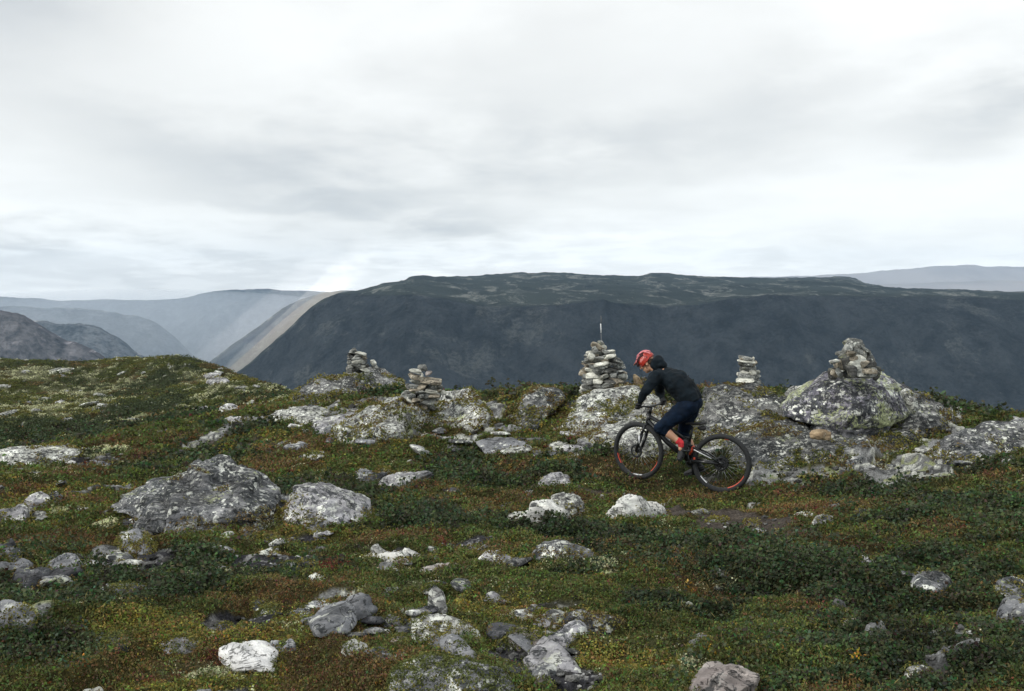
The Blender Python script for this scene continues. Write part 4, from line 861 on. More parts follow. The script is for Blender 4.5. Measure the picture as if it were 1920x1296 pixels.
cairn('cairn with a wide tan capstone overhanging its small crumbling stack', [(768,750,815),(755,750,818),(740,754,826),(728,758,828),(718,768,824),(712,774,822)], 16.0, 8.0, 9, MT, [.5,.28,.12,.1], 2.6,
      extra=((779,706,36,11,-.1,.3,'cairn_warm',14),(808,714,38,13,-.1,.3,'cairn_warm',8),(792,690,17,12,0,.15,'cairn_grey',0),(779,696,22,9,-.12,.15,'cairn_pale',14),(803,700,14,8,-.08,.12,'pink',-6),(791,704,5,9,-.2,.08,'cairn_pale',25),
             (833,737,12,8,0,.12,'cairn_pale',30),(842,745,12,8,.1,.12,'cairn_grey',30)))
cairn('farthest cairn, small square-topped stack on the pyramid-shaped outcrop', [(698,648,694),(690,650,690),(675,651,688),(668,652,687),(662,655,686)], 19.6, 6.0, 21, MT, [.5,.1,.2,.2], 2.4,
      extra=((662,660,14,9,-.1,.15,'cairn_grey',0),(676,664,20,5,-.1,.2,'cairn_pale',3),(700,680,11,10,0,.12,'cairn_pale',0),(703,688,12,8,0,.12,'cairn_grey',0),(664,655,7,6,0,.1,'cairn_grey',0)))
cairn('slender cairn with a pinched neck on the brow between rider and tilted boulder', [(742,1388,1416),(735,1390,1410),(729,1386,1412),(722,1384,1424),(716,1382,1425),(706,1384,1426),(696,1388,1422),(690,1386,1414),(682,1385,1419),(672,1388,1415)], 16.4, 6.5, 33, MT, [.45,.25,.2,.1], 2.8, depth=.8,
      extra=((1397,714,30,9,-.15,.2,'cairn_pale',-2),(1390,671,4,8,0,.06,'cairn_grey',-10),(1412,672,4,9,0,.06,'cairn_pale',10),(1400,673,24,5,0,.2,'cairn_warm',0),(1419,718,16,7,-.05,.15,'cairn_grey',5)))
cairn('squat rounded cairn heaped on top of the huge tilted boulder', [(708,1550,1652),(698,1555,1648),(688,1560,1643),(676,1566,1636),(664,1572,1630),(654,1577,1624),(646,1583,1616)], 13.5, 14.0, 47, MT, [.5,.15,.1,.25], 1.5, depth=.8,
      extra=((1597,662,17,11,-.34,.15,'cairn_warm',0),(1631,697,22,12,-.38,.15,'cairn_warm',-5),(1586,655,17,18,-.1,.2,'cairn_grey',20),(1613,653,34,8,0,.3,'cairn_grey',32),(1630,672,11,20,0,.2,'cairn_grey',-20),(1600,672,14,7,-.36,.12,'cairn_warm',-15),(1565,678,16,8,-.2,.15,'palelichen',-20),(1606,645,26,8,0,.2,'cairn_grey',10)))
pm = plain('pole_metal', (.50, .52, .54), .4, .3); pdk = plain('weathered_pole', (.10, .11, .12), .7)
pb = at(1128, 646, 17.0); pr = empty('marker_pole', pb)
mb = MB(); tube(mb, [pb + [0, 0, -.05], at(1127, 624, 17.0)], .008, 8); mb.build('shaft', pdk, pr, pb)
mb = MB(); tube(mb, [at(1127, 624, 17.0), at(1126.3, 607, 17.0)], .0085, 8); mb.build('pale_sleeve', plain('pale_paint', (.75, .78, .8), .5), pr, pb)
mb = MB(); tube(mb, [at(1126.3, 607, 17.0), at(1127.5, 599, 17.0), at(1126.5, 592, 17.0)], [.007, .012, .006], 8); mb.build('pole_tip', pdk, pr, pb)
tag(pr, 'thin vertical pole with a pale section rising from the tallest cairn', 'pole')
scatter()
def rock_growth():
    P = []; C_ = []; S_ = []; g = np.random.default_rng(55)
    for (V, f, spx, nm) in SURF:
        if spx < 12: continue
        a, b_, c = V[f[:, 0]], V[f[:, 1]], V[f[:, 2]]; n = np.cross(b_ - a, c - a); ar = np.linalg.norm(n, axis=1) * .5; n /= (ar * 2)[:, None] + 1e-12
        m = (a + b_ + c) / 3; D = m[:, 1].mean(); sz = float(np.clip(D / 6.5, .75, 3.2)); gap = m[:, 2] - Gz(m[:, 0], m[:, 1])
        q_ = fbm(m, 2.6, 4, 61) + .3 * fbm(m, 9, 3, 62)
        edge = (gap < (.012 if nm == 'flat_rock' else .05) + (.02 if nm == 'flat_rock' else .10) * np.clip(q_ + .35, 0, 1) * sz) & (gap > -.05); pocket = (n[:, 2] > .5) & (q_ > (.12 if nm == 'rock_outcrop' else .40)) & (gap > 0)
        pr = np.where(pocket, 1.0, 0) + np.where(edge, 1.0, 0); pr = np.clip(pr, 0, 1) * ar
        if pr.sum() <= 0: continue
        cnt = int(min(14000, pr.sum() * 2600 / sz ** 2)); k = g.choice(len(f), cnt, p=pr / pr.sum())
        u = g.uniform(0, 1, (cnt, 2)); u[u.sum(1) > 1] = 1 - u[u.sum(1) > 1]
        pt = a[k] + (b_[k] - a[k]) * u[:, :1] + (c[k] - a[k]) * u[:, 1:]
        P.append(pt); S_.append(np.full(cnt, sz)); kk = np.floor(np.clip(fbm(pt, 1.7, 3, 63) * 2.2 + 1.6 + g.normal(0, .5, cnt), 0, 3.99)).astype(int)
        C_.append(np.array([BC[0], BC[1], BC[3], BC[5] * .7])[np.array([1, 0, 2, 3])[kk]])
    P = np.concatenate(P); C_ = np.concatenate(C_) * (1 + g.uniform(-.3, .3, len(P)))[:, None]; S_ = np.concatenate(S_)
    leaves('moss', P[:, :2], (.026 * S_), .026 * S_, .0155 * S_, 5, C_, 1.7, .4, seed=700, zb=P[:, 2])['kind'] = 'stuff'
rock_growth()

# ------------------------------------------------------------------ far hills
def hill_mat(name, forest, open_, pale, tree_sc=.12, pale_amt=.3, open_all=0.0, bd=14):
    m, t, b = new_mat(name); c = t.nodes.new('ShaderNodeTexCoord'); v = c.outputs['Object']
    at_ = t.nodes.new('ShaderNodeAttribute'); at_.attribute_name = 'Col'; sp = t.nodes.new('ShaderNodeSeparateColor'); t.links.new(at_.outputs['Color'], sp.inputs[0])
    mp_ = t.nodes.new('ShaderNodeMapping'); mp_.inputs['Scale'].default_value = (1, 1, .3); t.links.new(v, mp_.inputs[0]); vs = mp_.outputs[0]
    mst = t.nodes.new('ShaderNodeMapping'); mst.inputs['Scale'].default_value = (1, 1, .13); t.links.new(v, mst.inputs[0]); stk = noise(t, mst.outputs[0], .022, 7, .7, .4)
    tr = noise(t, v, tree_sc, 4, .7); md = noise(t, vs, .006, 6, .65, .5); bg = noise(t, vs, .0016, 5, .6)
    fcol = mixc(t, mrange(t, mth(t, 'ADD', mth(t, 'ADD', mth(t, 'MULTIPLY', tr, .35), mth(t, 'MULTIPLY', stk, .55)), mth(t, 'MULTIPLY', md, .3)), .46, .74), tuple(x * .4 for x in forest), tuple(x * 3.3 for x in forest))
    ms = t.nodes.new('ShaderNodeMapping'); ms.inputs['Scale'].default_value = (1, .35, 2.5); t.links.new(v, ms.inputs[0])
    o1 = noise(t, ms.outputs[0], .010, 9, .74, .8); o2 = noise(t, v, .0035, 5, .6)
    ocol = mixc(t, mrange(t, o2, .35, .65), tuple(x * .6 for x in open_), open_)
    ocol = mixc(t, mrange(t, o1, .52, .62), ocol, pale)
    ocol = mixc(t, mrange(t, noise(t, ms.outputs[0], .016, 6, .7), .58, .66), ocol, tuple(x * .8 for x in forest))
    k = mth(t, 'ADD', sp.outputs[0], mth(t, 'MULTIPLY', mth(t, 'SUBTRACT', mth(t, 'ADD', mth(t, 'MULTIPLY', md, .6), mth(t, 'MULTIPLY', o1, .4)), .5), 1.0))
    col = mixc(t, mrange(t, k, .25 - open_all, .75 - open_all), fcol, ocol)
    # scree and bare cliff patches
    s1 = noise(t, v, .0085, 8, .72, .3)
    sc_m = mth(t, 'MULTIPLY', mrange(t, mth(t, 'ADD', s1, mth(t, 'MULTIPLY', mth(t, 'SUBTRACT', bg, .5), .7)), .66 - .1 * pale_amt, .76 - .1 * pale_amt), mrange(t, tr, .35, .6, .2, 1.0))
    col = mixc(t, mth(t, 'MULTIPLY', sc_m, .26), col, pale)
    t.links.new(col, b.inputs['Base Color']); b.inputs['Roughness'].default_value = 1.0; b.inputs['Specular IOR Level'].default_value = 0.0
    bp = t.nodes.new('ShaderNodeBump'); bp.inputs['Distance'].default_value = bd; bp.inputs['Strength'].default_value = .9
    t.links.new(mth(t, 'ADD', mth(t, 'MULTIPLY', tr, .5), md), bp.inputs['Height']); t.links.new(bp.outputs[0], b.inputs['Normal'])
    return m
def hill(name, crest, Dk, mat, shoulder=None, foot=-740, face=.85, gully=14, seed=1, ncol=520, nrow=130, back=.35, bumps=3.0, rug=0.0):
    cx = np.array([c[0] for c in crest], float); cyy = np.array([c[1] for c in crest], float)
    px = np.linspace(cx[0], cx[-1], ncol); py = np.interp(px, cx, cyy)
    kx = np.array([c[0] for c in Dk], float); kd = np.array([c[1] for c in Dk], float); Dc = np.interp(px, kx, kd)
    sm = np.ones(9) / 9; py = np.convolve(np.pad(py, 4, 'edge'), sm, 'valid'); py = py + rug * (fbm(np.c_[px / 38., px * 0], 1.0, 5, seed + 2, .6) * 2); Dc = np.convolve(np.pad(Dc, 12, 'edge'), np.ones(25) / 25, 'valid')
    V = []; C = []; ZC = []
    for i in range(ncol):
        cr = at(px[i], py[i], Dc[i]); zc = cr[2]
        if shoulder:
            sy = np.interp(px[i], [s_[0] for s_ in shoulder], [s_[1] for s_ in shoulder]); sD = np.interp(px[i], [s_[0] for s_ in shoulder], [s_[2] for s_ in shoulder])
            sD = min(sD, Dc[i] - 30); zs = min(at(px[i], sy, sD)[2], zc - 1)
        else: sD = Dc[i] - 60; zs = zc - 12
        run = (zs - foot) / face; Df = max(sD - run, 900); zf = foot if Df > 900 else foot
        kr = [Df - 60, Df, Df + (sD - Df) * .5, sD, sD + (Dc[i] - sD) * .5, Dc[i], Dc[i] + 500, Dc[i] + 500 + (zc - foot) / back]
        kz = [foot - 5, foot, foot + (zs - foot) * .46, zs, zs + (zc - zs) * .62, zc, zc - 60, foot - 20]
        tt = np.linspace(0, 1, nrow)
        nf = int(nrow * .62)
        r = np.r_[np.linspace(kr[0], kr[3], nf, endpoint=False), np.linspace(kr[3], kr[5], int(nrow * .22), endpoint=False), np.linspace(kr[5], kr[7], nrow - nf - int(nrow * .22))]
        z = np.interp(r, kr, kz); z = np.convolve(np.pad(z, 2, 'edge'), np.ones(5) / 5, 'valid'); 
        k5 = np.argmin(np.abs(r - Dc[i])); z[k5] = zc
        R1 = ray(px[i], 560); dx = R1[0] / R1[1]
        V.append(np.c_[dx * r, r, z]); C.append(sstep(r, sD - 60, sD + 120)); ZC.append(np.full(len(r), zc))
    V = np.array(V).reshape(-1, 3); C = np.array(C).ravel()
    zr = np.abs(V[:, 2] - foot) / 400; below = sstep(np.concatenate(ZC) - V[:, 2], 0, gully * 6); C0 = C; gk = (1 - C) * below
    gl = 1 - 2 * np.abs(fbm(np.c_[V[:, 0] * 1.0, V[:, 1] * .35, V[:, 2] * .5], 1 / 420., 5, seed + 3, .55))
    V[:, 2] += gk * gully * gl * np.clip(zr, 0, 1) * 1.5 + C * bumps * fbm(V[:, :2], 1 / 160., 5, seed + 4, .6) * 2
    V[:, 1] += gk * gully * 1.6 * fbm(V * [1, .3, .6], 1 / 250., 5, seed + 5, .6)
    i, j = np.meshgrid(np.arange(ncol - 1), np.arange(nrow - 1), indexing='ij'); q = (i * nrow + j).ravel()
    Fc = np.c_[q, q + nrow, q + nrow + 1, q + 1]
    o = mesh_np(name, V, Fc, mat, cols=np.c_[C, C, C, np.ones(len(C))]); o['kind'] = 'structure'; return o
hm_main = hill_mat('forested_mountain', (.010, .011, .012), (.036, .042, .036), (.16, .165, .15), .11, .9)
hill('mountain', [(330,745),(400,728),(430,706),(465,682),(500,652),(550,609),(575,582),(600,562),(630,549),(680,541),(720,533),(750,527),(780,520),(840,517),(900,515),(960,512),(1060,511),(1110,514),(1180,515),(1240,514),(1300,517),(1380,519),(1440,522),(1500,520),(1590,519),(1610,526),(1640,535),(1700,541),(1800,544),(1920,546),(2300,552),(2900,560)],
     [(330,2650),(640,2750),(760,3300),(900,3900),(1400,4300),(1600,4600),(1660,4000),(2000,3600),(2900,3400)], hm_main,
     shoulder=[(330,745,2550),(630,552,2600),(760,556,2500),(900,575,2450),(1100,580,2450),(1300,572,2500),(1450,562,2500),(1700,558,2500),(2900,572,2500)], seed=11, ncol=900, nrow=220, gully=34, face=.72, bumps=7)
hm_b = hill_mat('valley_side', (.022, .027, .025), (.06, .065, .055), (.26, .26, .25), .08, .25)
hill('hills', [(280,762),(338,714),(370,692),(410,664),(455,632),(500,600),(530,578),(560,563),(600,550),(640,546),(900,545)], [(280,5500),(900,6000)], hm_b, seed=22, rug=1.2, gully=20, ncol=300, face=.7)
hm_c = hill_mat('rocky_hillside', (.05, .048, .05), (.10, .09, .095), (.40, .37, .39), .07, 1.6)
hill('hills', [(-900,560),(-400,566),(-100,576),(0,583),(25,588),(50,596),(80,612),(110,632),(150,648),(190,668),(215,690),(250,740)], [(-900,2500),(250,2800)], hm_c, seed=33, rug=3.0, gully=24, ncol=400, face=.8)
hm_e, t, b = new_mat('far_fell'); c = t.nodes.new('ShaderNodeTexCoord')  # pale albedo carries distance haze that the air volume lacks here
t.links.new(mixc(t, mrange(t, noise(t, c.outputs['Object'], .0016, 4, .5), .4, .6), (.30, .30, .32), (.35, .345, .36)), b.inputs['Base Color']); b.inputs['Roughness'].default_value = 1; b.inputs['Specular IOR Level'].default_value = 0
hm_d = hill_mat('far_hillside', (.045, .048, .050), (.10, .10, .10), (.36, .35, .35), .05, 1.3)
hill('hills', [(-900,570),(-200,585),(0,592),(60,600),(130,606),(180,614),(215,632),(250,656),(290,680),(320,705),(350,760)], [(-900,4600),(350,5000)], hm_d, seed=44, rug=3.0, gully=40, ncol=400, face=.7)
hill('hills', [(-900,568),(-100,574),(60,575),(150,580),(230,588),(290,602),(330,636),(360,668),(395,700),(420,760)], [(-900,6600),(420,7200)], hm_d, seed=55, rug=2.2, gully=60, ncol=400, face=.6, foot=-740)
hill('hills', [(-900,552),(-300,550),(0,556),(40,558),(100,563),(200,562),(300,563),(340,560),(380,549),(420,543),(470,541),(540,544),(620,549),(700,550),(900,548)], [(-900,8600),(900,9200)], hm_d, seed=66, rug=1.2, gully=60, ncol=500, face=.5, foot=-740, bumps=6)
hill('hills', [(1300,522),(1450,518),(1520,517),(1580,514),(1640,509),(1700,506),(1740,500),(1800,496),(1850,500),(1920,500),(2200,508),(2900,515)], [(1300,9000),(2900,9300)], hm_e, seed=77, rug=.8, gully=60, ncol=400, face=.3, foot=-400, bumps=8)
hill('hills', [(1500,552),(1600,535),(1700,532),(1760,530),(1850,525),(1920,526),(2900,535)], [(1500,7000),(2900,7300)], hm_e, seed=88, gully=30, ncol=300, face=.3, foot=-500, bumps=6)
fm, t, b = new_mat('valley_floor_grass'); c = t.nodes.new('ShaderNodeTexCoord')
t.links.new(mixc(t, mrange(t, noise(t, c.outputs['Object'], .004, 6, .6), .4, .6), (.04, .05, .03), (.09, .10, .05)), b.inputs['Base Color']); b.inputs['Roughness'].default_value = 1
mb = MB(); ring = [np.array([10400 * math.cos(2 * math.pi * k / 64), 10400 * math.sin(2 * math.pi * k / 64), -742.0]) for k in range(64)]
mb.add([np.array([0, 0, -742.0])] + ring, [(0, 1 + k, 1 + (k + 1) % 64) for k in range(64)]); vf = mb.build('valley_floor', fm); vf['kind'] = 'structure'

# air
hz = MB(); box(hz, (0, 0, -155.0), AX, (10800, 10800, 640)); ho = hz.build('haze', plain('tmp', (1, 1, 1)), smooth=False); ho['kind'] = 'stuff'
hmz = bpy.data.materials.new('haze_air'); hmz.use_nodes = True; t = hmz.node_tree; t.nodes.clear(); o_ = t.nodes.new('ShaderNodeOutputMaterial'); pv = t.nodes.new('ShaderNodeVolumePrincipled')
pv.inputs['Color'].default_value = (.50, .71, .96, 1); pv.inputs['Density'].default_value = 4.8e-5; pv.inputs['Anisotropy'].default_value = 0.0
t.links.new(pv.outputs[0], o_.inputs['Volume']); ho.data.materials.clear(); ho.data.materials.append(hmz)

# rain shower hanging in the valley on the left, and the broken rainbow that stands in it
def vol(name, o, col, dens, emit=None, ecol=(1, 1, 1)):
    m = bpy.data.materials.new(name); m.use_nodes = True; t = m.node_tree; t.nodes.clear(); oo = t.nodes.new('ShaderNodeOutputMaterial')
    if emit is None:
        p = t.nodes.new('ShaderNodeVolumePrincipled'); p.inputs['Color'].default_value = (*col, 1); p.inputs['Density'].default_value = dens
    else: p = t.nodes.new('ShaderNodeEmission'); p.inputs['Color'].default_value = (*ecol, 1); p.inputs['Strength'].default_value = emit
    t.links.new(p.outputs[0], oo.inputs['Volume']); o.data.materials.clear(); o.data.materials.append(m)
tmpm = bpy.data.materials['haze_air']
mb = MB(); ellipsoid(mb, (-2750, 7600, -260), AX, (1900, 3000, 330), 64, 32); o = mb.build('rain_shower', tmpm); o['kind'] = 'stuff'; vol('rain_air', o, (.88, .93, 1.0), 2.0e-4)
def beam(name, path, Db, wpx, depth, ecol, peak, n=40, m=28):
    """closed lens-section shaft: thick in the middle, thin at its edges and at its ends"""
    pts = np.array(path, float); k = np.linspace(0, 1, len(pts)); V = []; Fc = []
    for i in range(n + 1):
        q_ = i / n; px, py, wk = (np.interp(q_, k, pts[:, c_]) for c_ in range(3)); c = at(px, py, Db); s_ = Db / F
        p2 = at(np.interp(min(1, q_ + .02), k, pts[:, 0]), np.interp(min(1, q_ + .02), k, pts[:, 1]), Db); p1 = at(np.interp(max(0, q_ - .02), k, pts[:, 0]), np.interp(max(0, q_ - .02), k, pts[:, 1]), Db)
        tg = p2 - p1; tg /= np.linalg.norm(tg); sd_ = np.cross(tg, [0, 1, 0]); sd_ /= np.linalg.norm(sd_); fade = math.sin(math.pi * min(1, max(.02, q_ * .97 + .015)) ** 1.0) ** .9 if len(pts[0]) < 4 else np.interp(q_, k, pts[:, 3])
        for j in range(m):
            u = j / m * 2; top = u < 1; x = -1 + 2 * (u if top else 2 - u); th_ = math.cos(x * math.pi / 2) ** 2 + .002
            V.append(c + sd_ * x * wpx * wk * s_ + np.array([0, 1, 0]) * (1 if top else -1) * th_ * depth * .5 * max(fade, .004))
    for i in range(n):
        for j in range(m): Fc.append((i * m + j, i * m + (j + 1) % m, (i + 1) * m + (j + 1) % m, (i + 1) * m + j))
    mb = MB(); mb.add(V, Fc + [tuple(range(m))[::-1], tuple(n * m + j for j in range(m))]); o = mb.build(name, tmpm); vol(name + '_light', o, None, 0, peak / depth, ecol); return o
RBW = empty('rainbow', at(430, 706, 3700)); RBW['kind'] = 'stuff'
for nm, path, Db, w, dep, ec, pk in (
    ('bright_shaft', [(708,455,2.2,0),(664,498,1.7,.6),(612,546,1.2,1),(556,593,.9,.9),(478,654,.8,.6),(420,705,.7,.4),(380,740,.6,.2)], 3700, 26, 500, (1, .96, .88), .26),
    ('warm_band', [(660,512,1.2,0),(626,546,1,.7),(570,586,1,1),(539,612,1,1),(492,653,1,.8),(433,704,1,.7),(410,735,1,.4)], 3750, 16, 400, (1, .68, .38), .18),
    ('violet_band', [(612,540,1,0),(570,566,1,.6),(508,614,1,1),(440,664,1,.7),(390,712,1,.4)], 3800, 12, 400, (.62, .55, 1), .05),
    ('outer_shaft', [(640,470,1.6,0),(590,512,1.3,.7),(535,558,1,1),(465,612,.9,.9),(398,664,.8,.6),(355,700,.7,.3)], 3900, 34, 500, (1, .93, .90), .12)):
    o = beam(nm, path, Db, w, dep, ec, pk); o.parent = RBW; o.matrix_parent_inverse = Matrix.Translation(RBW.location).inverted()

# ------------------------------------------------------------------ bicycle
PSI = math.radians(23); E1 = np.array([-math.cos(PSI), math.sin(PSI), 0]); EL = np.array([-math.sin(PSI), -math.cos(PSI), 0]); E3 = np.array([0, 0, 1.0])
HUB_R0 = at(1353, 869, 12.45)
def bk(px, py, lat=0.0):
    r = ray(px, py); P0 = HUB_R0 + EL * lat; return CAM + r * (np.dot(P0 - CAM, EL) / np.dot(r, EL))
M_tyre = plain('tyre_rubber', (.018, .020, .022), .85, 0, .3, 60); M_black = plain('gloss_black_paint', (.012, .014, .016), .3, 0, .2, 20)
M_dark = plain('dark_metal', (.03, .033, .036), .4, .6); M_steel = plain('bare_steel', (.45, .46, .48), .35, .9); M_orange = plain('orange_decal', (.60, .07, .03), .5, 0, .1)
M_grip = plain('rubber_grip', (.02, .02, .022), .8); M_white = plain('white_decal', (.7, .72, .75), .4)
def torus(mb, c, axis, R, rr, ra, n=64, m=12, a0=0, a1=2 * math.pi, up=None):
    u, v = frame_of(axis, up); full = abs(a1 - a0 - 2 * math.pi) < 1e-6; V = []; Fc = []; k = n if full else n + 1
    for i in range(k):
        t = a0 + (a1 - a0) * i / n; rd = u * math.cos(t) + v * math.sin(t)
        for j in range(m):
            s_ = 2 * math.pi * j / m; V.append(c + rd * (R + rr * math.cos(s_)) + axis * ra * math.sin(s_))
    for i in range(n):
        for j in range(m): Fc.append((i * m + j, i * m + (j + 1) % m, ((i + 1) % k) * m + (j + 1) % m, ((i + 1) % k) * m + j))
    mb.add(V, Fc)
def arc_angle(c, axis, p):
    u, v = frame_of(axis); d = p - c; return math.atan2(np.dot(d, v), np.dot(d, u))
bike_base = HUB_R0 - E3 * .374; BR = empty('mountain_bike', bike_base)
tag(BR, 'black mountain bike with orange rim decals ridden leftward along the path', 'bicycle')
PSF = math.radians(39); WL = np.array([-math.sin(PSF), -math.cos(PSF), 0]); WF = np.array([-math.cos(PSF), math.sin(PSF), 0])
HUB_F = bk(1197, 845)
def wheel(c, axis, decs, rear):
    w = MB(); torus(w, c, axis, .318, .010, .014, 72, 8); wh = w.build('wheel', M_black, BR, bike_base)
    def sub(name, mb, m): mb.build(name, m, wh, bike_base)
    mb = MB(); torus(mb, c, axis, .343, .031, .034, 80, 14)
    u, v = frame_of(axis)
    for i in range(64):
        t = 2 * math.pi * i / 64; rd = u * math.cos(t) + v * math.sin(t); tg = np.cross(axis, rd)
        for s_ in (-.017, 0, .017): 
            if (i % 2 == 0) == (s_ == 0): box(mb, c + rd * (.3735 - abs(s_) * .35) + axis * s_, [rd, tg, axis], (.003, .006, .006))
    sub('tyre', mb, M_tyre)
    mb = MB()
    for i in range(28):
        t = 2 * math.pi * i / 28; sgn = 1 if i % 2 else -1; t2 = t + (.9 if (i // 2) % 2 else -.9)
        tube(mb, [c + axis * .028 * sgn + (u * math.cos(t2) + v * math.sin(t2)) * .024, c + (u * math.cos(t) + v * math.sin(t)) * .31], .0012, 5)
    sub('spokes', mb, M_steel)
    mb = MB(); tube(mb, [c - axis * .06, c - axis * .03, c, c + axis * .03, c + axis * .06], [.012, .03, .018, .03, .012], 16); sub('hub', mb, M_dark)
    mb = MB(); torus(mb, c + axis * .045, axis, .075, .013, .0015, 40, 6)
    for i in range(6):
        t = i * math.pi / 3; tube(mb, [c + axis * .045, c + axis * .045 + (u * math.cos(t) + v * math.sin(t)) * .068], .004, 5)
    sub('brake_disc', mb, M_dark)
    for (px, py, half, m) in decs:
        t = arc_angle(c, axis, bk(px, py)) if rear else None
        if t is None:
            r = ray(px, py); p = CAM + r * (np.dot(c - CAM, axis) / np.dot(r, axis)); t = arc_angle(c, axis, p)
        for sd_ in (1, -1):
            mb = MB(); torus(mb, c + axis * .0125 * sd_, axis, .318, .0095, .006, 14, 8, t - half, t + half); sub('rim_decal', mb, m)
    if rear:
        mb = MB()
        for k in range(7): torus(mb, c - axis * (.022 + .004 * k), axis, .085 - .009 * k, .005, .0012, 36, 6)
        tube(mb, [c - axis * .02, c - axis * .055], .022, 14); sub('cassette', mb, M_dark)
wheel(HUB_R0, EL, ((1383, 908, .42, M_orange), (1362, 828, .08, M_orange), (1320, 898, .18, M_white)), True)
wheel(HUB_F, WL, ((1166, 857, .22, M_orange), (1225, 872, .26, M_orange), (1197, 890, .2, M_white)), False)
Cb = bk(1221, 762); HT = bk(1218, 776); HB = bk(1214.5, 794); BBp = bk(1294, 867); ST = bk(1293, 830)
def part(name, mb, m, parent=BR): return mb.build(name, m, parent, bike_base)
mb = MB(); tube(mb, [HT, HB], [.026, .03], 14)
tube(mb, [HT * .3 + HB * .7, bk(1250, 828), BBp + E3 * .02], [.034, .036, .034], 14, [.028, .034, .036]); tube(mb, [HT * .75 + HB * .25, bk(1255, 802), ST], [.022, .02, .02], 12, [.028, .022, .02])
tube(mb, [ST - E3 * .0, BBp], [.019, .024], 12); tube(mb, [bk(1276, 817), ST + (bk(1294, 822) - ST)], .011, 8); ellipsoid(mb, BBp, [E1, EL, E3], (.048, .045, .048)); part('frame', mb, M_black)
mb = MB()
for s_ in (.062, -.062):
    tube(mb, [BBp + E1 * -.03 + E3 * .03 + EL * s_ * .8, HUB_R0 + EL * s_], [.014, .011], 10, [.019, .013])
    tube(mb, [bk(1300, 838) + EL * s_ * .7, bk(1325, 850) + EL * s_, HUB_R0 + EL * s_], [.011, .010, .012], 10)
    ellipsoid(mb, HUB_R0 + EL * s_, [E1, EL, E3], (.03, .008, .03))
tube(mb, [bk(1301, 866) + EL * .05, bk(1301, 866) - EL * .05], .014, 8); part('rear_triangle', mb, M_black)
mb = MB()
for s_ in (.0635, -.0635): tube(mb, [bk(1303, 842) + EL * s_ * .9, bk(1336, 858.5) + EL * s_ * 1.18], .006, 6)
part('stay_decal', mb, M_white)
mb = MB(); tube(mb, [bk(1262, 822), bk(1278, 828)], .014, 10); tube(mb, [bk(1278, 828), bk(1298, 838)], .024, 12); part('rear_shock', mb, M_dark)
mb = MB(); tube(mb, [bk(1300, 838) + EL * .04, bk(1300, 838) - EL * .04], .012, 8); tube(mb, [bk(1300, 838) + EL * .035, BBp + E3 * .1 + EL * .035], .013, 8); tube(mb, [bk(1300, 838) - EL * .035, BBp + E3 * .1 - EL * .035], .013, 8)
box(mb, bk(1303, 860) + EL * .045, [E1, EL, E3], (.014, .004, .022)); part('suspension_link', mb, M_orange)
fd = HB - HT; fd = fd / np.linalg.norm(fd); mb = MB(); crown = HB + fd * .012
tube(mb, [crown - WL * .065, crown, crown + WL * .065], [.02, .024, .02], 12)
for s_ in (-1, 1):
    bot = HUB_F + WL * .062 * s_; top = crown + WL * .062 * s_; mid_ = top * .62 + bot * .38
    tube(mb, [mid_, bot], [.025, .017], 12); 
arch = [crown * .62 + HUB_F * .38 + WL * .062 * a + WF * .01 + E3 * b_ for a, b_ in ((-1, 0), (-.7, .035), (0, .05), (.7, .035), (1, 0))]; tube(mb, arch, .012, 8); part('fork', mb, M_black)
mb = MB()
for s_ in (-1, 1):
    bot = HUB_F + WL * .062 * s_; top = crown + WL * .062 * s_; tube(mb, [top, top * .6 + bot * .4], .0165, 12)
part('stanchions', mb, M_dark)
mb = MB(); 
for s_ in (-1, 1): 
    bot = HUB_F + WL * .062 * s_; top = crown + WL * .062 * s_; box(mb, top * .45 + bot * .55 + WL * .02 * s_, [WF, WL, E3], (.010, .004, .05))
part('fork_decal', mb, M_white)
mb = MB(); tube(mb, [HT, Cb * .5 + HT * .5, Cb], [.024, .021, .02], 12); part('stem', mb, M_black)
mb = MB(); bar = [Cb + WL * a + E3 * h for a, h in ((-.37, .018), (-.2, .014), (-.06, 0), (.06, 0), (.2, .014), (.37, .018))]; tube(mb, bar, [.011, .012, .016, .016, .012, .011], 10); part('handlebar', mb, M_black)
for s_ in (-1, 1):
    mb = MB(); tube(mb, [Cb + WL * .245 * s_ + E3 * .015, Cb + WL * .375 * s_ + E3 * .018], .0155, 12); part('grip', mb, M_grip)
    mb = MB(); q0 = Cb + WL * .22 * s_ + E3 * .012; tube(mb, [q0, q0 + WF * .04 - E3 * .01], .012, 8); tube(mb, [q0 + WF * .04 - E3 * .01, q0 + WF * .05 + WL * .05 * s_ - E3 * .02, q0 + WF * .045 + WL * .12 * s_ - E3 * .025], .005, 8); part('brake_lever', mb, M_dark)
mb = MB(); tube(mb, [Cb + WF * .02, bk(1206, 772), bk(1207, 790), HUB_F * .5 + crown * .5 + WL * .08, HUB_F + WL * .08], .003, 6); tube(mb, [Cb + WF * .02, bk(1212, 778), bk(1226, 797), bk(1255, 806)], .003, 6); part('cable', mb, M_grip)
mb = MB(); tube(mb, [ST, bk(1299, 800)], .015, 12); part('seatpost', mb, M_dark)
sa = bk(1309, 795); mb = MB()
tube(mb, [sa - E1 * .10 + E3 * .02, sa - E1 * .06 + E3 * .012, sa + E1 * .03, sa + E1 * .12, sa + E1 * .16 - E3 * .01], [.055, .07, .04, .022, .014], 14, [.016, .02, .018, .016, .010], up=E3); part('saddle', mb, M_grip)
mb = MB()
for s_ in (-.022, .022): tube(mb, [sa - E1 * .08 + EL * s_, sa - E1 * .02 + EL * s_ - E3 * .03, sa + E1 * .06 + EL * s_ - E3 * .03, sa + E1 * .11 + EL * s_ * .5], .0035, 6)
part('saddle_rails', mb, M_steel)
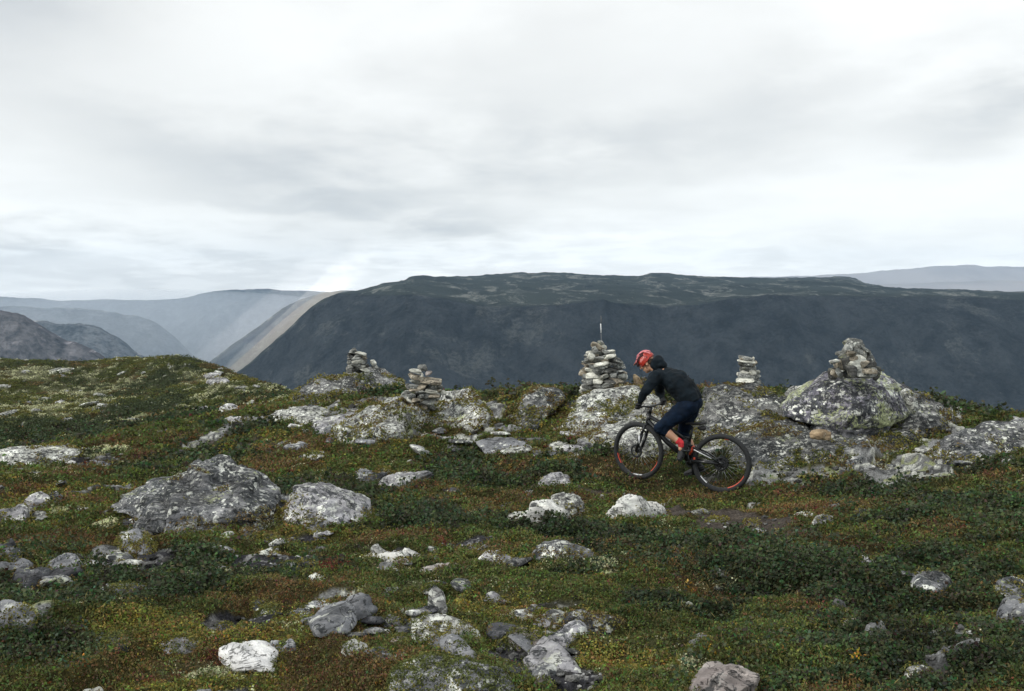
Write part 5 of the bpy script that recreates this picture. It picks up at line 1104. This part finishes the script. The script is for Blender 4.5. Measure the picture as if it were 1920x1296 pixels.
mb = MB(); ellipsoid(mb, sa - E1 * .05 - E3 * .05, [E1, EL, E3], (.055, .035, .035)); part('saddle_bag', mb, M_grip)
mb = MB(); torus(mb, BBp - EL * .05, EL, .068, .007, .0015, 40, 6)
for i in range(4): tube(mb, [BBp - EL * .05, BBp - EL * .05 + (E1 * math.cos(i * 1.57) + E3 * math.sin(i * 1.57)) * .065], .007, 6)
part('chainring', mb, M_dark)
cu = E1 * .12 + E3 * .99; mb0 = MB()
for s_ in (1, -1):
    a = BBp + EL * .07 * s_; e = a + cu * .17 * s_; mb = MB(); tube(mb, [a - EL * .01 * s_, a, e], [.014, .017, .012], 10, [.014, .012, .010]); cr_ = part('crank_arm', mb, M_dark)
    mb = MB(); tube(mb, [e, e + EL * .10 * s_], .007, 8); box(mb, e + EL * .06 * s_, [E1, EL, E3], (.05, .045, .008)); part('pedal', mb, M_dark)
PED_L = BBp + EL * .13 + cu * .17; PED_R = BBp - EL * .13 - cu * .17
mb = MB(); c0 = BBp - EL * .05; c1 = HUB_R0 - EL * .04; tube(mb, [c0 + E3 * .07, c1 + E3 * .05], .004, 6); tube(mb, [c0 - E3 * .07, c1 - E3 * .09 + E1 * .05], .004, 6); part('chain', mb, M_dark)
mb = MB(); tube(mb, [c1 - EL * .01, c1 - E3 * .05 + E1 * .01 - EL * .02, c1 - E3 * .12 + E1 * .04 - EL * .015], [.016, .014, .010], 8); torus(mb, c1 - E3 * .055, EL, .02, .005, .003, 20, 6); torus(mb, c1 - E3 * .12 + E1 * .04, EL, .02, .005, .003, 20, 6); part('derailleur', mb, M_dark)

# ------------------------------------------------------------------ rider
M_skin, t, b = new_mat('skin'); c = t.nodes.new('ShaderNodeTexCoord'); t.links.new(mixc(t, noise(t, c.outputs['Object'], 14, 3), (.50, .27, .17), (.62, .36, .24)), b.inputs['Base Color']); b.inputs['Roughness'].default_value = .55
try: b.inputs['Subsurface Weight'].default_value = .1; b.inputs['Subsurface Radius'].default_value = (.01, .005, .003)
except Exception: pass
M_jacket = plain('jacket_cloth', (.0025, .0075, .0125), .9, 0, .35, 9, .01, .3); M_short = plain('shorts_cloth', (.002, .009, .024), .85, 0, .3, 12, .008, .2)
M_red, t, b = new_mat('helmet_red'); c = t.nodes.new('ShaderNodeTexCoord'); nn_ = noise(t, c.outputs['Object'], 24, 3, .6, .6)
cc_ = mixc(t, mrange(t, nn_, .42, .46), (.06, .012, .014), (.42, .035, .022)); cc_ = mixc(t, mrange(t, noise(t, c.outputs['Object'], 17, 2, .5, .4), .56, .60), cc_, (.60, .20, .18))
t.links.new(cc_, b.inputs['Base Color']); b.inputs['Roughness'].default_value = .4; M_pink = plain('helmet_pink', (.75, .25, .27), .4); M_helm_dark = plain('helmet_liner', (.05, .012, .015), .7)
M_glove = plain('glove_cloth', (.010, .013, .016), .8); M_sock = plain('red_sock', (.55, .03, .04), .9); M_shoe = plain('shoe', (.015, .017, .02), .7); M_hair = plain('hair', (.04, .025, .015), .8)
RB = PED_R.copy(); RB[2] = bike_base[2]
def soft(mb, name, mat, vox, parent, sm=4, wr=0.0, loc=None):
    o = mb.build(name, mat, parent, RB if parent is not None or loc is None else loc); m = o.modifiers.new('join', 'REMESH'); m.mode = 'VOXEL'; m.voxel_size = vox; m.use_smooth_shade = True
    s_ = o.modifiers.new('smooth', 'SMOOTH'); s_.factor = .5; s_.iterations = sm
    if wr:
        tx = bpy.data.textures.new(name + '_folds', 'CLOUDS'); tx.noise_scale = .085; tx.noise_depth = 2; d = o.modifiers.new('folds', 'DISPLACE'); d.texture = tx; d.strength = wr; d.mid_level = .5; d.texture_coords = 'LOCAL'
    return o
def limb(mb, pts, rad, rad2=None, up=None, n=18):
    tube(mb, pts, rad, n, rad2, up)
    for p, r_ in zip(pts, rad): ellipsoid(mb, p, AX, (r_ * .98,) * 3, 12, 8)
hu = E1 * .55 + E3 * .835; hf = E1 * .835 - E3 * .55; hc = bk(1213, 680.5)
sp = [bk(1296, 757), bk(1288, 742), bk(1274, 722), bk(1255, 707), bk(1240, 697)]
shL = bk(1229, 707, .19); shR = bk(1236, 702, -.19); handL = Cb + WL * .31 + E3 * .02; handR = Cb - WL * .31 + E3 * .02
wrL = handL + (bk(1201, 750, .33) - handL) / np.linalg.norm(bk(1201, 750, .33) - handL) * .085; elL = bk(1209, 735, .36)
elR = bk(1238, 736, -.40); wrR = handR + (elR - handR) / np.linalg.norm(elR - handR) * .085
hipL = bk(1291, 761, .10); hipR = bk(1294, 763, -.10); knL = bk(1238, 803, .20); knR = bk(1281, 812, -.16)
anL = PED_L + E3 * .115 - E1 * .045 + EL * .01; anL = bk(1277.5, 831, .14); anR = PED_R + E3 * .12 - E1 * .05
mb = MB()
tube(mb, sp, [.15, .14, .15, .16, .09], 20, [.12, .11, .12, .11, .07], up=E3)
limb(mb, [sp[3], sp[4], bk(1229, 691), hc - hu * .05 - hf * .02], [.09, .065, .058, .055])
ellipsoid(mb, hc + hu * .02 - hf * .012, [hf, EL, hu], (.098, .076, .105)); ellipsoid(mb, hc - hu * .055 + hf * .022, [hf, EL, hu], (.068, .056, .062)); ellipsoid(mb, hc - hu * .098 + hf * .058, [hf, EL, hu], (.024, .026, .02))
tube(mb, [hc + hu * .018 + hf * .082, hc - hu * .018 + hf * .112, hc - hu * .032 + hf * .100], [.009, .014, .011], 10)
ellipsoid(mb, hc - hu * .060 + hf * .086, [hf, EL, hu], (.010, .024, .007)); ellipsoid(mb, hc - hu * .072 + hf * .083, [hf, EL, hu], (.010, .022, .007))
for s_ in (1, -1):
    ellipsoid(mb, hc - hu * .012 - hf * .008 + EL * .076 * s_, [hf, EL, hu], (.018, .009, .03)); ellipsoid(mb, hc - hu * .02 + hf * .066 + EL * .04 * s_, [hf, EL, hu], (.025, .022, .02))
    ellipsoid(mb, hc + hu * .026 + hf * .078 + EL * .028 * s_, [hf, EL, hu], (.012, .026, .008))
def hand(mb, hc_, wr, s_, infl=0.0):
    d = hc_ - wr; d /= np.linalg.norm(d); palm = hc_ * .72 + wr * .28 + E3 * .012
    w = WL * s_; limb(mb, [wr, wr * .5 + palm * .5], [.026 + infl, .026 + infl]); ellipsoid(mb, palm, [w, WF, E3], (.044 + infl, .042 + infl, .020 + infl))
    ctr = Cb + WL * .31 * s_ + E3 * .016
    for i, (o_, l_) in enumerate(((-.033, .92), (-.011, 1.0), (.011, .96), (.031, .82))):
        a = ctr + w * o_; r_ = .0085 + infl
        tube(mb, [a + E3 * .024 - WF * .008, a + E3 * .028 + WF * .014, a + WF * .028 * l_ + E3 * .010, a + WF * .024 * l_ - E3 * .014, a + WF * .006 - E3 * .024 * l_], [r_ * 1.05, r_ * 1.1, r_, r_ * .95, r_ * .8], 8); ellipsoid(mb, a + WF * .006 - E3 * .024 * l_, AX, (r_ * .8,) * 3, 8, 6)
    tube(mb, [palm - w * .035, ctr - w * .048 + WF * .0 + E3 * .012, ctr - w * .045 + WF * .014 - E3 * .014, ctr - w * .035 + WF * .02 - E3 * .024], [.014 + infl, .012 + infl, .010 + infl, .008 + infl], 8)
limb(mb, [shL, elL, wrL], [.055, .042, .028]); limb(mb, [shR, elR, wrR], [.055, .042, .028]); hand(mb, handL, wrL, 1); hand(mb, handR, wrR, -1)
calf = lambda k, a, q_: k * (1 - q_) + a * q_
limb(mb, [hipL, calf(hipL, knL, .5), knL, calf(knL, anL, .3) - E1 * .015, calf(knL, anL, .7), anL], [.095, .08, .058, .060, .042, .036]); limb(mb, [hipR, calf(hipR, knR, .5), knR, calf(knR, anR, .3) - E1 * .02, calf(knR, anR, .7), anR], [.095, .08, .058, .056, .040, .036])
tdL = E1 * .30 - E3 * .80 + EL * .50; tdL /= np.linalg.norm(tdL); tdR = E1 * .9 - E3 * .2; tdR /= np.linalg.norm(tdR)
for an, td in ((anL, tdL), (anR, tdR)): limb(mb, [an - E3 * .035, an + td * .03 - E3 * .05], [.030, .026])
PR = soft(mb, 'person', M_skin, .007, None, 3, loc=RB); PR.location = [float(x) for x in RB]
tag(PR, 'rider in black hooded jacket, navy shorts and red helmet standing on the pedals', 'person')
mb = MB(); tube(mb, [bk(1298, 756), bk(1292, 746), bk(1282, 731), bk(1268, 716), bk(1252, 706), bk(1240, 699)], [.19, .20, .215, .225, .20, .10], 28, [.150, .160, .165, .160, .128, .08], up=E3)
limb(mb, [shL * .7 + sp[3] * .3, shL, calf(shL, elL, .5), elL, calf(elL, wrL, .55), wrL], [.10, .088, .074, .064, .052, .042]); limb(mb, [shR * .7 + sp[3] * .3, shR, calf(shR, elR, .5), elR, calf(elR, wrR, .55), wrR], [.10, .088, .074, .062, .050, .040])
limb(mb, [bk(1240, 697), bk(1232, 693)], [.085, .078])
jk = soft(mb, 'jacket', M_jacket, .011, PR, 5, .045)
mb = MB(); ellipsoid(mb, bk(1234, 679), [hf, EL, hu], (.085, .105, .085)); ellipsoid(mb, bk(1228, 686), [hf, EL, hu], (.06, .10, .085)); ellipsoid(mb, bk(1240, 684), [E1, EL, E3], (.07, .11, .055)); soft(mb, 'hood', M_jacket, .010, jk, 5, .035)
mb = MB(); tube(mb, [bk(1290, 745), bk(1296, 758), bk(1297, 768)], [.175, .18, .15], 24, [.15, .155, .12], up=E1)
limb(mb, [hipL, calf(hipL, knL, .35), calf(hipL, knL, .75), knL, calf(knL, anL, .16)], [.125, .115, .095, .088, .080]); limb(mb, [hipR, calf(hipR, knR, .35), calf(hipR, knR, .75), knR, calf(knR, anR, .10)], [.125, .11, .09, .082, .074])
soft(mb, 'shorts', M_short, .010, PR, 5, .034)
hcc = hc + hu * .035 - hf * .008; mb = MB()
tube(mb, [hcc - hu * .035 - hf * .015, hcc + hu * .01, hcc + hu * .05, hcc + hu * .085, hcc + hu * .105], [.118, .124, .112, .080, .03], 28, [.095, .098, .090, .064, .025], up=EL); hel = soft(mb, 'helmet', M_red, .008, PR, 2)
mb = MB()
for k in range(-3, 4):
    a = k * .30; pts = []
    for i in range(13):
        t_ = math.radians(-28 + i * 19); dv = hf * math.cos(t_) * 1.0 + hu * math.sin(t_); pts.append(hcc + hf * math.cos(t_) * .128 * math.cos(a * .8) + hu * math.sin(t_) * .112 * math.cos(a) + EL * math.sin(a) * .105)
    tube(mb, pts[1:8], .0075, 8, .012)
mb.build('helmet_vents', M_helm_dark, hel, RB)
mb = MB()
for a, t0, t1 in ((.45, 60, 130), (.75, 20, 80), (.15, 95, 150), (-.15, 70, 120), (.6, 120, 160)):
    pts = [hcc + hf * math.cos(math.radians(t_)) * .133 * math.cos(a * .8) + hu * math.sin(math.radians(t_)) * .126 * math.cos(a) + EL * math.sin(a) * .125 for t_ in np.linspace(t0, t1, 7)]; tube(mb, pts, .008, 6)
mb.build('helmet_stripe', M_pink, hel, RB)
mb = MB(); pts = [hcc + hf * (.10 + .075 * math.cos(a)) + EL * .078 * math.sin(a) + hu * (.045 - .012 * math.cos(a)) for a in np.linspace(-1.5, 1.5, 9)]
V = pts + [hcc + hf * .09 + EL * .075 * math.sin(a) + hu * .06 for a in np.linspace(-1.5, 1.5, 9)]; V = V + [v - hu * .006 for v in V]
Fc = []
for i in range(8): Fc += [(i, i + 1, 10 + i, 9 + i), (18 + i, 27 + i, 28 + i, 19 + i), (i, 18 + i, 19 + i, i + 1), (9 + i, 10 + i, 28 + i, 27 + i)]
Fc += [(0, 9, 27, 18), (8, 26, 35, 17)]; mb.add(V, Fc); mb.build('visor', M_red, hel, RB)
mb = MB()
for s_ in (1, -1): tube(mb, [hcc + EL * .085 * s_ - hu * .02, hc - hu * .05 + hf * .02 + EL * .068 * s_, hc - hu * .105 + hf * .045 + EL * .02 * s_], .0035, 6)
mb.build('chin_strap', M_glove, hel, RB)
mb = MB()
for s_ in (1, -1): ellipsoid(mb, hc + hu * .006 + hf * .080 + EL * .030 * s_, [hf, EL, hu], (.010, .012, .007))
mb.build('eyes', M_white, PR, RB)
mb = MB(); ellipsoid(mb, hc - hf * .05 - hu * .012, [hf, EL, hu], (.060, .078, .05)); mb.build('hair', M_hair, PR, RB)
for s_, hh, wr in ((1, handL, wrL), (-1, handR, wrR)):
    mb = MB(); hand(mb, hh, wr, s_, .0035); soft(mb, 'glove', M_glove, .0045, PR, 1)
for an, kn, m, q0, q1 in ((anL, knL, M_sock, .84, 1.0), (anR, knR, M_glove, .18, 1.0)):  # right one is made up: dark sleeve standing in for the shaded bare shin
    mb = MB(); limb(mb, [calf(kn, an, q0), calf(kn, an, (q0 + q1) / 2), an, an - E3 * .03], [.045 if q0 > .5 else .066, .044 if q0 > .5 else .056, .043, .042]); soft(mb, 'sock_or_shin_shade', m, .006, PR, 2)
for an, td in ((anL, tdL), (anR, tdR)):
    sd_ = np.cross(td, E3); sd_ /= np.linalg.norm(sd_); up_ = np.cross(sd_, td); mb = MB()
    limb(mb, [an - td * .035 - E3 * .03, an - td * .03 - E3 * .06], [.044, .044]); tube(mb, [an - td * .07 - up_ * .058, an - td * .02 - up_ * .05, an + td * .06 - up_ * .062, an + td * .14 - up_ * .078, an + td * .20 - up_ * .085], [.035, .042, .043, .046, .028], 16, [.034, .046, .040, .030, .018], up=up_)
    sh = soft(mb, 'shoe', M_shoe, .006, PR, 2); mb = MB(); tube(mb, [an - td * .075 - up_ * .088, an + td * .05 - up_ * .094, an + td * .14 - up_ * .106, an + td * .20 - up_ * .100], [.034, .040, .046, .028], 14, [.010, .010, .010, .008], up=up_); mb.build('shoe_sole', M_shoe, sh, RB)
print('wheel clearance', (bike_base[2] - Gz(bike_base[0], bike_base[1]))[0], (HUB_F[2] - .374 - Gz(HUB_F[0], HUB_F[1]))[0])
